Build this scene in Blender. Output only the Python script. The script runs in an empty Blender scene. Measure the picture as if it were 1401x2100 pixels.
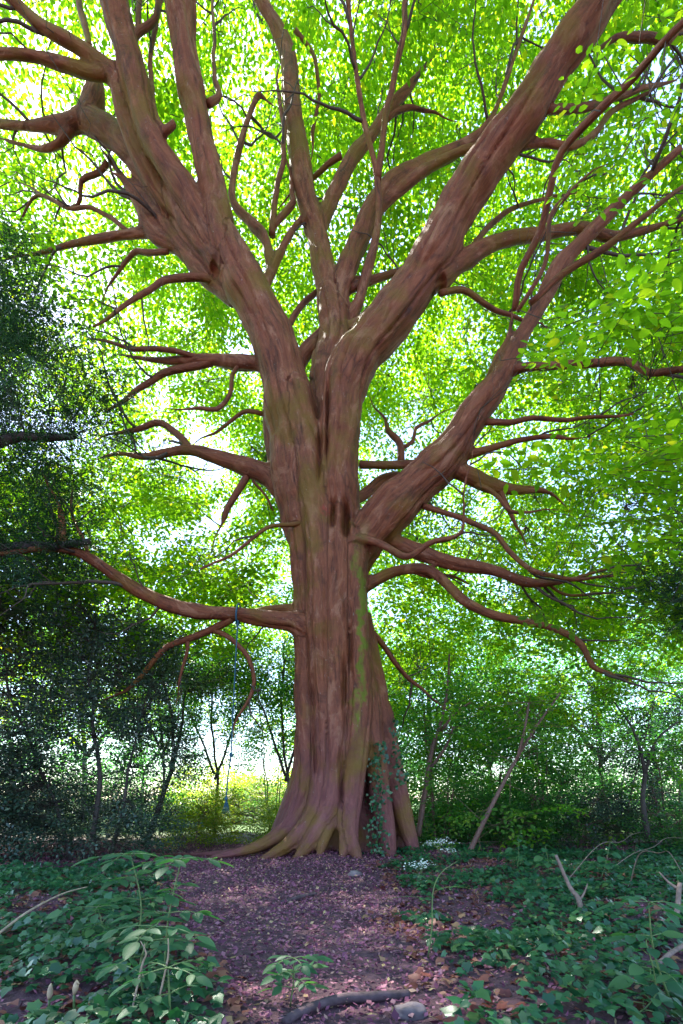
import bpy, math, random
import numpy as np
from mathutils import Matrix, Vector, noise
from math import radians

R = random.Random(7)
rng = np.random.default_rng(11)
sc = bpy.context.scene
col = sc.collection

# ------------------------------------------------------------------ camera, sky, sun, exposure
CAM_H, FPX, HOR = 1.1, 1050.0, 1640.0          # metres; focal length and horizon row of the 1401 x 2100 picture
cam_d = bpy.data.cameras.new('camera')
cam_d.sensor_fit = 'VERTICAL'
cam_d.sensor_height = 36.0
cam_d.lens = 36.0 * FPX / 2100.0
cam_d.shift_y = (HOR - 1050.0) / 2100.0        # rising front: level camera, upright trees
cam_d.clip_start, cam_d.clip_end = 0.05, 2000.0
cam = bpy.data.objects.new('camera', cam_d)
cam.location = (0, 0, CAM_H)
cam.rotation_euler = (radians(90), 0, 0)
col.objects.link(cam)
sc.camera = cam

SUN_ELEV, SUN_AZ = 56.0, -38.0                  # azimuth from the view direction (+Y), negative = to the left
world = bpy.data.worlds.new('World')
sc.world = world
world.use_nodes = True
wn = world.node_tree
bg = wn.nodes['Background']
sky = wn.nodes.new('ShaderNodeTexSky')
sky.sky_type = 'NISHITA'
sky.sun_disc = False
sky.sun_elevation = radians(SUN_ELEV)
sky.sun_rotation = radians(SUN_AZ)
sky.dust_density = .6
sky.ozone_density = 2.0
wn.links.new(sky.outputs[0], bg.inputs[0])
bg.inputs[1].default_value = 0.15
sun_d = bpy.data.lights.new('sun', 'SUN')
sun_d.energy = 5.0
sun_d.angle = radians(0.5)
sun_d.color = (1.0, 0.95, 0.85)
sun = bpy.data.objects.new('sun', sun_d)
e, a = radians(SUN_ELEV), radians(SUN_AZ)
sdir = Vector((math.sin(a) * math.cos(e), math.cos(a) * math.cos(e), math.sin(e)))
sun.rotation_euler = sdir.to_track_quat('Z', 'Y').to_euler()
col.objects.link(sun)

sc.view_settings.view_transform = 'Standard'
sc.view_settings.look = 'None'
sc.view_settings.gamma = 1.0
sc.view_settings.use_curve_mapping = False
sc.view_settings.exposure = 2.3
sc.render.engine = 'CYCLES'
cy = sc.cycles
cy.max_bounces = 6
cy.diffuse_bounces = 4
cy.transmission_bounces = 4
cy.glossy_bounces = 2
cy.transparent_max_bounces = 4
cy.caustics_reflective = False
cy.caustics_refractive = False

# ------------------------------------------------------------------ helpers
def P(px, py, Y):
    return np.array([(px - 700.5) / FPX * Y, Y, CAM_H + (HOR - py) / FPX * Y])

def proj(p):
    p = np.asarray(p, float).reshape(-1, 3)
    Y = np.maximum(p[:, 1], 0.05)
    return np.stack([700.5 + p[:, 0] / Y * FPX, HOR - (p[:, 2] - CAM_H) / Y * FPX], 1)

def g(x, y):
    """ground height"""
    x = np.asarray(x, float); y = np.asarray(y, float)
    z = 0.06 * np.sin(x * 0.9 + 1.3) * np.sin(y * 0.7 + 0.4) + 0.03 * np.sin(x * 2.3 + y * 1.7) + 0.02 * np.sin(x * 4.1 - y * 3.3)
    z = z + 0.12 * np.exp(-((x - 0.2) ** 2 + (y - 9.6) ** 2) / 6.0)
    far = np.clip((np.hypot(x, y - 6) - 14) / 30, 0, 1)
    z = z * (1 - far) + far * 0.25 * np.sin(x * 0.11) * np.sin(y * 0.13)
    return z

def tag(o, label=None, cat=None, group=None, kind=None):
    if label: o['label'] = label
    if cat: o['category'] = cat
    if group: o['group'] = group
    if kind: o['kind'] = kind
    return o

def thing(name, label, cat, loc=(0, 0, 0), group=None):
    o = bpy.data.objects.new(name, None)
    o.empty_display_size = 0.1
    o.location = [float(v) for v in loc]
    col.objects.link(o)
    return tag(o, label, cat, group)

def offs(o):
    v = Vector((0, 0, 0))
    while o is not None:
        v = v + Vector(o.location)
        o = o.parent
    return v

def link(name, me, mat, parent=None, kind=None, smooth=False):
    """me is in world coordinates; placed so that it keeps them under its parent"""
    if mat is not None and not me.materials:
        me.materials.append(mat)
    o = bpy.data.objects.new(name, me)
    col.objects.link(o)
    if parent is not None:
        o.parent = parent
        o.matrix_parent_inverse = Matrix.Translation(-offs(parent)) if parent.type == 'EMPTY' else Matrix.Identity(4)
    if kind: o['kind'] = kind
    if smooth:
        me.shade_smooth()
    return o

def np_mesh(name, V, F, face_attr=None, smooth=False):
    """V (n,3); F list of index arrays or an (m,k) array"""
    me = bpy.data.meshes.new(name)
    V = np.ascontiguousarray(V, dtype=np.float32)
    if isinstance(F, np.ndarray):
        m, k = F.shape
        starts = np.arange(m, dtype=np.int32) * k
        tot = np.full(m, k, dtype=np.int32)
        idx = F.reshape(-1).astype(np.int32)
    else:
        tot = np.array([len(f) for f in F], dtype=np.int32)
        starts = np.concatenate([[0], np.cumsum(tot)[:-1]]).astype(np.int32)
        idx = np.concatenate([np.asarray(f, dtype=np.int32) for f in F])
    me.vertices.add(len(V)); me.vertices.foreach_set('co', V.reshape(-1))
    me.loops.add(len(idx)); me.loops.foreach_set('vertex_index', idx)
    me.polygons.add(len(tot)); me.polygons.foreach_set('loop_start', starts)
    try:
        me.polygons.foreach_set('loop_total', tot)
    except Exception:
        pass
    if face_attr is not None:
        at = me.attributes.new('rnd', 'FLOAT', 'FACE')
        at.data.foreach_set('value', np.ascontiguousarray(face_attr, dtype=np.float32))
    me.update(calc_edges=True)
    if smooth:
        me.shade_smooth()
    return me

def unit(v):
    v = np.asarray(v, float)
    return v / np.maximum(np.linalg.norm(v, axis=-1, keepdims=True), 1e-9)

def frames(A, N):
    """rotation matrices (n,3,3) with columns axis, side, normal"""
    A = unit(A); S = unit(np.cross(N, A)); N2 = np.cross(A, S)
    return np.stack([A, S, N2], axis=2)

def scatter(name, Tv, Tf, O, RR, S, rnd):
    """one mesh from a template copied to many places; Tf all of one size"""
    n, k = len(O), len(Tv)
    S = np.asarray(S, float)
    if S.ndim == 1: S = S[:, None].repeat(3, 1)
    loc = Tv[None] * S[:, None, :]
    V = np.einsum('nij,nkj->nki', RR, loc) + O[:, None, :]
    Tf = np.asarray(Tf)
    F = (Tf[None] + (np.arange(n) * k)[:, None, None]).reshape(-1, Tf.shape[1])
    return np_mesh(name, V.reshape(-1, 3), F, np.repeat(rnd, len(Tf)))

# leaf templates: x along, y across, z up
LEAF_V = np.array([(0, 0, 0), (.28, .25, .05), (.66, .23, .05), (1, 0, -.06), (.66, -.23, .05), (.28, -.25, .05)])
LEAF_F = np.array([(0, 3, 2, 1), (0, 5, 4, 3)])
NEED_V = np.array([(0, 0, 0), (.5, .12, .0), (1, 0, -.03), (.5, -.12, .0)])
NEED_F = np.array([(0, 1, 2, 3)])
QUAD_V = np.array([(0, 0, 0), (.46, .27, .05), (1, 0, -.06), (.46, -.27, .05)])
IVY_V = np.array([(0, 0, .02), (-.12, .30, .0), (.12, .36, .05), (.30, .48, -.02), (.50, .30, .04), (1, 0, -.08),
                  (.50, -.30, .04), (.30, -.48, -.02), (.12, -.36, .05), (-.12, -.30, .0)])
IVY_F = np.array([(0, 1, 2), (0, 2, 4), (2, 3, 4), (0, 4, 5), (0, 5, 6), (6, 7, 8), (0, 6, 8), (0, 8, 9)])
LIT_V = np.array([(0, 0, .03), (.25, .26, .12), (.68, .22, .10), (1, 0.03, .16), (.66, -.24, .04), (.28, -.25, .14)])

def fine_leaf(nm, width=.25, serr=.0, curl=.08):
    """a closer leaf: both halves fanned off a bent midrib"""
    t = np.linspace(0, 1, 8)
    w = width * np.sin(np.pi * t ** .8) ** .75
    w[0] = 0; w[-1] = 0
    mid = np.stack([t, 0 * t, -curl * t * t], 1)
    V = [mid]
    for s in (1, -1):
        V.append(np.stack([t + serr * (np.arange(8) % 2), s * w, -curl * t * t + .22 * w], 1))
    V = np.concatenate(V)
    F = []
    for s in (1, 2):
        for i in range(7):
            q = [i, i + 1, s * 8 + i + 1, s * 8 + i]
            F.append(q if s == 2 else q[::-1])
    me = np_mesh(nm, V, np.array(F), np.zeros(len(F)), smooth=True)
    return me

# ------------------------------------------------------------------ tubes
def resample(pts, rad, step):
    pts = np.asarray(pts, float); rad = np.asarray(rad, float)
    P0 = np.concatenate([[2 * pts[0] - pts[1]], pts, [2 * pts[-1] - pts[-2]]])
    op, orr = [], []
    for i in range(len(pts) - 1):
        a, b, c, d = P0[i:i + 4]
        n = max(1, int(math.ceil(np.linalg.norm(c - b) / step)))
        for k in range(n):
            t = k / n
            op.append(.5 * ((2 * b) + (-a + c) * t + (2 * a - 5 * b + 4 * c - d) * t * t + (-a + 3 * b - 3 * c + d) * t ** 3))
            orr.append(rad[i] * (1 - t) + rad[i + 1] * t)
    op.append(pts[-1]); orr.append(rad[-1])
    return np.array(op), np.array(orr)

def tube_arrays(pts, rad, sides=8, cap=True, jit=0.0):
    n = len(pts)
    T = np.gradient(pts, axis=0); T = unit(T)
    ref = np.array([0, 1, 0.2]) if abs(T[0, 1]) < .8 else np.array([1, 0, 0.2])
    u = unit(np.cross(T[0], ref))
    V = []
    ang = np.linspace(0, 2 * np.pi, sides, endpoint=False)
    for i in range(n):
        u = unit(u - T[i] * np.dot(u, T[i])); w = np.cross(T[i], u)
        r = rad[i] * (1 + jit * (rng.random(sides) - .5)) if jit else rad[i]
        V.append(pts[i] + (np.cos(ang)[:, None] * u + np.sin(ang)[:, None] * w) * (r[:, None] if jit else r))
    V = np.concatenate(V)
    F = []
    for i in range(n - 1):
        a = i * sides
        for k in range(sides):
            k2 = (k + 1) % sides
            F.append((a + k, a + k2, a + sides + k2, a + sides + k))
    if cap:
        F.append(tuple(range(sides))[::-1]); F.append(tuple(range((n - 1) * sides, n * sides)))
    return V, F

def bark_attr(me, vec):
    at = me.attributes.new('bark', 'FLOAT_VECTOR', 'POINT')
    at.data.foreach_set('vector', np.ascontiguousarray(vec, dtype=np.float32).reshape(-1))

def tube_obj(name, pts, rad, mat, parent=None, sides=7, step=.12, jit=.0, kind=None):
    p, r = resample(pts, rad, step)
    V, F = tube_arrays(p, r, sides, True, jit)
    me = np_mesh(name, V, F, smooth=True)
    n = len(p)
    arc = np.concatenate([[0], np.cumsum(np.linalg.norm(np.diff(p, axis=0), axis=1))])
    ang = np.linspace(0, 2 * np.pi, sides, endpoint=False)
    bv = np.stack([np.outer(r, np.cos(ang)), np.outer(r, np.sin(ang)), np.repeat(arc[:, None], sides, 1)], 2).reshape(-1, 3)
    bark_attr(me, bv)
    return link(name, me, mat, parent, kind)

# ------------------------------------------------------------------ materials
def mat_base(name):
    m = bpy.data.materials.new(name); m.use_nodes = True
    nt = m.node_tree; nt.nodes.clear()
    out = nt.nodes.new('ShaderNodeOutputMaterial')
    return m, nt, out

def N(nt, t, **kw):
    n = nt.nodes.new(t)
    for k, v in kw.items():
        if k in n.inputs: n.inputs[k].default_value = v
        else: setattr(n, k, v)
    return n

def ramp(nt, fac, stops):
    n = nt.nodes.new('ShaderNodeValToRGB')
    el = n.color_ramp.elements
    while len(el) < len(stops): el.new(.5)
    for e_, (p, c) in zip(el, stops):
        e_.position = p; e_.color = (*c, 1)
    nt.links.new(fac, n.inputs[0])
    return n.outputs[0]

def leaf_mat(name, stops, trans, tcol_gain=(1.5, 1.9, .7), rough=.5, spec=.25, big_noise=0.0):
    m, nt, out = mat_base(name)
    at = N(nt, 'ShaderNodeAttribute', attribute_name='rnd')
    oi = N(nt, 'ShaderNodeObjectInfo')
    ad = N(nt, 'ShaderNodeMath', operation='ADD'); nt.links.new(at.outputs['Fac'], ad.inputs[0]); nt.links.new(oi.outputs['Random'], ad.inputs[1])
    fr = N(nt, 'ShaderNodeMath', operation='FRACT'); nt.links.new(ad.outputs[0], fr.inputs[0])
    c = ramp(nt, fr.outputs[0], stops)
    pb = N(nt, 'ShaderNodeBsdfPrincipled')
    pb.inputs['Roughness'].default_value = rough
    pb.inputs['Specular IOR Level'].default_value = spec
    nt.links.new(c, pb.inputs['Base Color'])
    tr = N(nt, 'ShaderNodeBsdfTranslucent')
    mu = N(nt, 'ShaderNodeMix', data_type='RGBA', blend_type='MULTIPLY')
    mu.inputs[0].default_value = 1.0
    nt.links.new(c, mu.inputs[6]); mu.inputs[7].default_value = (*tcol_gain, 1)
    nt.links.new(mu.outputs[2], tr.inputs[0])
    mx = N(nt, 'ShaderNodeMixShader'); mx.inputs[0].default_value = trans
    nt.links.new(pb.outputs[0], mx.inputs[1]); nt.links.new(tr.outputs[0], mx.inputs[2])
    nt.links.new(mx.outputs[0], out.inputs[0])
    return m

MAT = {}
MAT['leaf'] = leaf_mat('crown_leaf', [(0, (.060, .13, .012)), (.45, (.090, .17, .013)), (.86, (.13, .20, .014)), (.95, (.17, .21, .016)), (1, (.26, .22, .02))], .6, (2.9, 3.2, .7))
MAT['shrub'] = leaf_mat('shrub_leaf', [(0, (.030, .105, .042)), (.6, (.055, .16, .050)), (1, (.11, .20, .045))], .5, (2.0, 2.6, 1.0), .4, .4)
MAT['bright'] = leaf_mat('sunlight_tinted_shrub_leaf', [(0, (.10, .18, .02)), (.6, (.18, .24, .03)), (1, (.30, .26, .06))], .5, (2.2, 2.3, .8))  # shrub leaf made paler and yellower: sunlight put into the colour
MAT['bright_leaf'] = leaf_mat('sapling_crown_leaf', [(0, (.05, .14, .03)), (.6, (.08, .19, .03)), (1, (.16, .23, .03))], .55, (2.2, 2.6, .8))
MAT['holly'] = leaf_mat('holly_leaf', [(0, (.024, .050, .040)), (.7, (.036, .072, .048)), (1, (.07, .10, .06))], .15, (1.2, 1.5, .8), .28, .6)
MAT['yew'] = leaf_mat('yew_needle', [(0, (.012, .04, .022)), (.6, (.02, .06, .028)), (1, (.03, .085, .03))], .2, (1.3, 1.9, .7), .4, .4)
MAT['ivy'] = leaf_mat('ivy_leaf', [(0, (.012, .060, .030)), (.5, (.020, .095, .040)), (.9, (.035, .13, .045)), (1, (.09, .16, .05))], .2, (1.3, 1.8, .7), .32, .5)
MAT['plant'] = leaf_mat('sapling_leaf', [(0, (.035, .115, .055)), (.6, (.05, .15, .07)), (1, (.09, .19, .075))], .4, (1.6, 2.0, .8), .45, .35)
MAT['litter'] = leaf_mat('fallen_leaf', [(0, (.085, .022, .052)), (.3, (.19, .055, .105)), (.62, (.30, .10, .165)), (.85, (.40, .18, .22)), (.94, (.40, .23, .17)), (1, (.48, .36, .16))], .12, (1, 1, 1), .6, .3)
MAT['red_litter'] = leaf_mat('red_fallen_leaf', [(0, (.11, .028, .022)), (.5, (.20, .06, .05)), (.85, (.27, .12, .08)), (1, (.34, .22, .10))], .12, (1, 1, 1), .55, .3)

def simple_mat(name, c, rough=.7, noise_s=20, amt=.35, bump=.3):
    m, nt, out = mat_base(name)
    pb = N(nt, 'ShaderNodeBsdfPrincipled'); pb.inputs['Roughness'].default_value = rough
    tc = N(nt, 'ShaderNodeTexCoord')
    nz = N(nt, 'ShaderNodeTexNoise', Scale=noise_s, Detail=5.0)
    nt.links.new(tc.outputs['Object'], nz.inputs['Vector'])
    lo = tuple(v * (1 - amt) for v in c); hi = tuple(min(1, v * (1 + amt)) for v in c)
    nt.links.new(ramp(nt, nz.outputs[0], [(.3, lo), (.7, hi)]), pb.inputs['Base Color'])
    bp = N(nt, 'ShaderNodeBump', Strength=bump, Distance=.01)
    nt.links.new(nz.outputs[0], bp.inputs['Height']); nt.links.new(bp.outputs[0], pb.inputs['Normal'])
    nt.links.new(pb.outputs[0], out.inputs[0])
    return m
MAT['stem'] = simple_mat('green_stem', (.10, .16, .05), .5, 30)
MAT['redstem'] = simple_mat('reddish_stem', (.14, .07, .06), .6, 30)
MAT['twig'] = simple_mat('twig_bark', (.065, .042, .034), .8, 30)
MAT['dark_bark'] = simple_mat('dark_bark', (.045, .034, .034), .8, 14)
MAT['dead'] = simple_mat('dead_wood', (.20, .13, .11), .8, 25)
MAT['log'] = simple_mat('log_bark', (.085, .05, .06), .8, 14, .5, .6)
MAT['straw'] = simple_mat('dry_straw', (.36, .26, .20), .7, 20)
MAT['rope'] = simple_mat('blue_rope', (.008, .075, .13), .6, 60)
MAT['stone'] = simple_mat('stone', (.16, .12, .13), .8, 9, .4, .6)
MAT['flower'] = simple_mat('white_flower', (.75, .75, .72), .6, 20, .1)
MAT['sheath'] = simple_mat('dry_sheath', (.42, .30, .20), .6, 20)

def bark_mat():
    m, nt, out = mat_base('hornbeam_bark')
    L = nt.links.new
    pb = N(nt, 'ShaderNodeBsdfPrincipled'); pb.inputs['Specular IOR Level'].default_value = .3
    at = N(nt, 'ShaderNodeAttribute', attribute_name='bark')
    tc = N(nt, 'ShaderNodeTexCoord')
    def mapped(scale):
        mp = N(nt, 'ShaderNodeMapping'); mp.inputs['Scale'].default_value = scale
        L(at.outputs['Vector'], mp.inputs[0]); return mp.outputs[0]
    def nz(vec, s, d=6.0, r=.6, dist=0.0):
        n = N(nt, 'ShaderNodeTexNoise', Scale=s, Detail=d, Roughness=r, Distortion=dist); L(vec, n.inputs['Vector']); return n.outputs[0]
    streak = nz(mapped((7, 7, 1.3)), 1.5, 7, .66, 1.2)      # furrows along the limb
    wrinkle = nz(mapped((3, 3, 30)), 1.1, 4, .6, .6)        # fine rings across it
    blotch = nz(tc.outputs['Object'], 1.1, 5, .6)
    blotch2 = nz(mapped((2.2, 2.2, 1.2)), 1.3, 7, .7, .8)
    fleck = nz(mapped((6, 6, 4)), 3.0, 6, .7)
    base = ramp(nt, streak, [(.28, (.045, .012, .006)), (.44, (.145, .042, .020)), (.60, (.225, .072, .033)), (.78, (.33, .135, .072))])
    def mix(f, c1, c2, mode='MIX'):
        n = N(nt, 'ShaderNodeMix', data_type='RGBA', blend_type=mode)
        if isinstance(f, float): n.inputs[0].default_value = f
        else: L(f, n.inputs[0])
        for s, c in ((6, c1), (7, c2)):
            if isinstance(c, tuple): n.inputs[s].default_value = (*c, 1)
            else: L(c, n.inputs[s])
        return n.outputs[2]
    def rng_(v, a, b, lo=0., hi=1.):
        n = N(nt, 'ShaderNodeMapRange'); n.interpolation_type = 'SMOOTHSTEP'
        L(v, n.inputs[0]); n.inputs[1].default_value = a; n.inputs[2].default_value = b; n.inputs[3].default_value = lo; n.inputs[4].default_value = hi
        return n.outputs[0]
    def mul(a_, b_):
        n = N(nt, 'ShaderNodeMath', operation='MULTIPLY')
        for i, v in enumerate((a_, b_)):
            if isinstance(v, float): n.inputs[i].default_value = v
            else: L(v, n.inputs[i])
        return n.outputs[0]
    sep = N(nt, 'ShaderNodeSeparateXYZ'); L(tc.outputs['Object'], sep.inputs[0])
    base = mix(mul(rng_(blotch2, .52, .64), .7), base, (.31, .145, .085))
    base = mix(mul(rng_(blotch2, .46, .34), .6), base, (.050, .018, .009))
    # purplish grey tint, stronger towards the trunk foot
    low = mul(rng_(sep.outputs[2], 3.6, .3), .75)
    c = mix(low, base, mix(streak, (.085, .026, .034), (.25, .088, .105)))
    # olive algae in broad patches
    c = mix(mul(rng_(blotch, .48, .66), .7), c, (.15, .088, .004))
    # moss stripe down the rain channel of the trunk
    wob = N(nt, 'ShaderNodeMath', operation='ADD'); L(sep.outputs[0], wob.inputs[0]); L(mul(rng_(nz(tc.outputs['Object'], 2.2), .3, .7, -.12, .12), 1.0), wob.inputs[1])
    band = mul(rng_(wob.outputs[0], .22, .31), rng_(wob.outputs[0], .44, .34))
    band = mul(band, rng_(blotch2, .36, .52))
    hgt = mul(rng_(sep.outputs[2], 1.5, 2.6), rng_(sep.outputs[2], 6.2, 4.6))
    front = rng_(sep.outputs[1], 9.6, 9.3)
    c = mix(mul(mul(band, hgt), mul(front, .9)), c, mix(fleck, (.07, .10, .002), (.14, .20, .004)))
    hp = P(668, 1046, 8.82)
    dv = N(nt, 'ShaderNodeVectorMath', operation='DISTANCE'); L(tc.outputs['Object'], dv.inputs[0]); dv.inputs[1].default_value = tuple(hp)
    c = mix(mul(rng_(dv.outputs['Value'], .15, .03), rng_(fleck, .42, .56, 0., .75)), c, (.30, .035, .028))     # bare red heartwood in the old wound
    # pale lichen flecks
    c = mix(mul(rng_(fleck, .63, .72), .6), c, (.34, .30, .27))
    L(c, pb.inputs['Base Color'])
    pb.inputs['Roughness'].default_value = .62
    b1 = N(nt, 'ShaderNodeBump', Strength=.7, Distance=.05); L(streak, b1.inputs['Height'])
    b2 = N(nt, 'ShaderNodeBump', Strength=.6, Distance=.015); L(wrinkle, b2.inputs['Height']); L(b1.outputs[0], b2.inputs['Normal'])
    b3 = N(nt, 'ShaderNodeBump', Strength=.4, Distance=.015); L(fleck, b3.inputs['Height']); L(b2.outputs[0], b3.inputs['Normal'])
    L(b3.outputs[0], pb.inputs['Normal'])
    L(pb.outputs[0], out.inputs[0])
    return m
MAT['bark'] = bark_mat()

def soil_mat():
    m, nt, out = mat_base('woodland_soil')
    L = nt.links.new
    pb = N(nt, 'ShaderNodeBsdfPrincipled'); pb.inputs['Roughness'].default_value = .85
    tc = N(nt, 'ShaderNodeTexCoord')
    n1 = N(nt, 'ShaderNodeTexNoise', Scale=22.0, Detail=8.0, Roughness=.7); L(tc.outputs['Object'], n1.inputs['Vector'])
    n2 = N(nt, 'ShaderNodeTexNoise', Scale=.35, Detail=4.0); L(tc.outputs['Object'], n2.inputs['Vector'])
    soil = ramp(nt, n1.outputs[0], [(.3, (.045, .020, .030)), (.55, (.11, .048, .066)), (.75, (.19, .10, .115))])
    grass = ramp(nt, n1.outputs[0], [(.3, (.04, .09, .02)), (.7, (.11, .18, .04))])
    sep = N(nt, 'ShaderNodeSeparateXYZ'); L(tc.outputs['Object'], sep.inputs[0])
    mr = N(nt, 'ShaderNodeMapRange'); mr.inputs[1].default_value = 14; mr.inputs[2].default_value = 18; L(sep.outputs[1], mr.inputs[0])
    mx = N(nt, 'ShaderNodeMix', data_type='RGBA'); L(mr.outputs[0], mx.inputs[0]); L(soil, mx.inputs[6]); L(grass, mx.inputs[7])
    L(mx.outputs[2], pb.inputs['Base Color'])
    bp = N(nt, 'ShaderNodeBump', Strength=.8, Distance=.03); L(n1.outputs[0], bp.inputs['Height']); L(bp.outputs[0], pb.inputs['Normal'])
    L(pb.outputs[0], out.inputs[0])
    return m
MAT['soil'] = soil_mat()

# ------------------------------------------------------------------ ground
def axis(fine_lo, fine_hi, fine, far):
    a = np.arange(fine_lo, fine_hi, fine)
    s = fine * 1.35 ** np.arange(1, 40)
    up = fine_hi + np.cumsum(s); up = up[up < far]
    dn = fine_lo - np.cumsum(s); dn = dn[dn > -far]
    return np.concatenate([dn[::-1], a, up])
gx, gy = axis(-8, 8, .14, 700), axis(1, 14, .14, 700)
GX, GY = np.meshgrid(gx, gy)
GZ = g(GX, GY)
nx, ny = len(gx), len(gy)
ii, jj = np.meshgrid(np.arange(nx - 1), np.arange(ny - 1))
q = (jj * nx + ii).reshape(-1)
gm = np_mesh('ground', np.stack([GX, GY, GZ], 2).reshape(-1, 3), np.stack([q, q + 1, q + nx + 1, q + nx], 1), smooth=True)
ground = link('ground', gm, MAT['soil'])
tag(ground, 'purplish brown woodland floor under the great tree', 'ground', kind='structure')

# ------------------------------------------------------------------ the great tree: skeleton traced limb by limb
TREE = thing('great_tree', 'huge old tree with fluted trunk and spreading limbs rising from bare soil', 'tree', (0.1, 9.6, 0))
SK = []                     # (kind, pts, rad)   kind: trunk / limb / branch ; fused ones first
TRACE = []                  # (px,py,Y,halfwidth) samples for depth lookups

def add(kind, rows, fuse):
    pts = np.array([P(r[0], r[1], r[3]) for r in rows])
    rad = np.array([r[2] / 2 / FPX * r[3] for r in rows])
    SK.append((kind, pts, rad, fuse))
    p, r = resample(pts, rad, .15)
    pr = proj(p)
    for k in range(len(p)):
        TRACE.append((pr[k, 0], pr[k, 1], p[k, 1], r[k] / p[k, 1] * FPX))

def col_(rows, kind='trunk'):
    if kind == 'trunk' and rows[5 if len(rows) > 5 else -1][3] < 9.65:
        rows = [(a_, b_, c_ * .86, d_ - .04) for a_, b_, c_, d_ in rows]
    add(kind, rows, True)

def grow(rows, dY, Y0=None, fuse=None, kind='limb', tip=True):
    """rows (px,py,w); starts at the depth of whatever limb it leaves and drifts dY metres over its length"""
    if Y0 is None:
        T = np.array(TRACE)
        d = np.hypot(T[:, 0] - rows[0][0], T[:, 1] - rows[0][1]) - .5 * T[:, 3]
        Y0 = T[np.argmin(d), 2]
    rows = list(rows)
    x1, y1, w1 = rows[-1]
    if tip and w1 > 4 and -30 < x1 < 1430 and y1 > -60:      # run out into a thin end
        dx, dy = x1 - rows[-2][0], y1 - rows[-2][1]
        l = math.hypot(dx, dy)
        for t in (1, 2):
            dx, dy = dx + R.uniform(-.35, .35) * l, dy + R.uniform(-.35, .35) * l
            k = (18 + w1 * 2.2) / math.hypot(dx, dy)
            x1, y1 = x1 + dx * k, y1 + dy * k
            rows.append((x1, y1, w1 * (.5 if t == 1 else .18)))
    xy = np.array([r[:2] for r in rows], float)
    arc = np.concatenate([[0], np.cumsum(np.hypot(*np.diff(xy, axis=0).T))]); arc /= arc[-1]
    wmax = max(r[2] for r in rows[:2])
    if fuse is None: fuse = wmax >= 17
    add(kind if wmax >= 17 else 'branch', [(r[0], r[1], r[2], Y0 + dY * t) for r, t in zip(rows, arc)], fuse)

# trunk: a bundle of stems that run down into the roots
col_([(425, 1762, 8, 9.2), (455, 1754, 16, 9.2), (510, 1742, 26, 9.25), (565, 1718, 42, 9.3), (605, 1680, 52, 9.35), (630, 1620, 58, 9.4), (634, 1540, 60, 9.4), (628, 1440, 58, 9.4), (628, 1350, 58, 9.4), (630, 1250, 64, 9.4), (626, 1150, 70, 9.4), (616, 1050, 78, 9.4), (600, 950, 80, 9.4), (590, 850, 80, 9.35)])
col_([(520, 1770, 12, 8.95), (560, 1752, 28, 9.0), (605, 1722, 42, 9.0), (645, 1668, 52, 9.05), (664, 1580, 62, 9.1), (668, 1480, 66, 9.1), (664, 1380, 70, 9.1), (660, 1280, 72, 9.1), (660, 1180, 76, 9.1), (656, 1080, 78, 9.1), (640, 980, 78, 9.1), (622, 880, 78, 9.1), (606, 800, 76, 9.1)])
col_([(590, 1780, 12, 8.75), (612, 1758, 26, 8.8), (645, 1715, 40, 8.85), (676, 1650, 50, 8.95), (686, 1550, 58, 9.02), (688, 1450, 62, 9.03), (690, 1350, 64, 9.04), (690, 1250, 68, 9.05), (690, 1150, 72, 9.05), (690, 1060, 76, 9.1)])
col_([(650, 1785, 9, 8.7), (655, 1755, 18, 8.75), (668, 1715, 28, 8.8), (682, 1670, 34, 8.95), (692, 1620, 40, 9.05)])
col_([(742, 1778, 16, 8.7), (728, 1745, 32, 8.78), (716, 1700, 44, 8.85), (724, 1610, 56, 8.97), (736, 1500, 58, 9.0), (738, 1400, 56, 9.04), (732, 1300, 54, 9.05), (728, 1200, 58, 9.05), (726, 1110, 70, 9.1)])
col_([(698, 1785, 10, 8.68), (702, 1755, 20, 8.72), (706, 1715, 30, 8.82), (708, 1650, 36, 8.92)])
col_([(800, 1765, 34, 9.2), (792, 1710, 50, 9.25), (776, 1620, 58, 9.3), (764, 1520, 60, 9.3), (752, 1420, 58, 9.3), (738, 1320, 52, 9.3), (730, 1220, 50, 9.3), (736, 1120, 60, 9.3)])
col_([(858, 1765, 22, 9.5), (840, 1720, 40, 9.55), (820, 1640, 50, 9.6), (802, 1550, 50, 9.6), (782, 1450, 50, 9.6), (760, 1350, 48, 9.6), (742, 1260, 46, 9.6)])
col_([(640, 1745, 190, 10.1), (670, 1600, 150, 10.0), (682, 1450, 145, 10.0), (684, 1300, 140, 10.0), (676, 1100, 145, 9.9), (650, 950, 140, 9.8), (615, 840, 115, 9.7)])
col_([(760, 1745, 150, 10.1), (738, 1600, 140, 10.0), (720, 1450, 130, 9.9), (700, 1250, 110, 9.8), (700, 1100, 110, 9.8)])
col_([(330, 1752, 5, 9.9), (390, 1752, 9, 9.8), (470, 1748, 16, 9.7), (560, 1730, 24, 9.7), (620, 1690, 30, 9.8)])
col_([(640, 1130, 30, 9.8), (590, 1020, 40, 9.75), (562, 920, 44, 9.75), (556, 840, 40, 9.7), (565, 770, 34, 9.5)])
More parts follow.
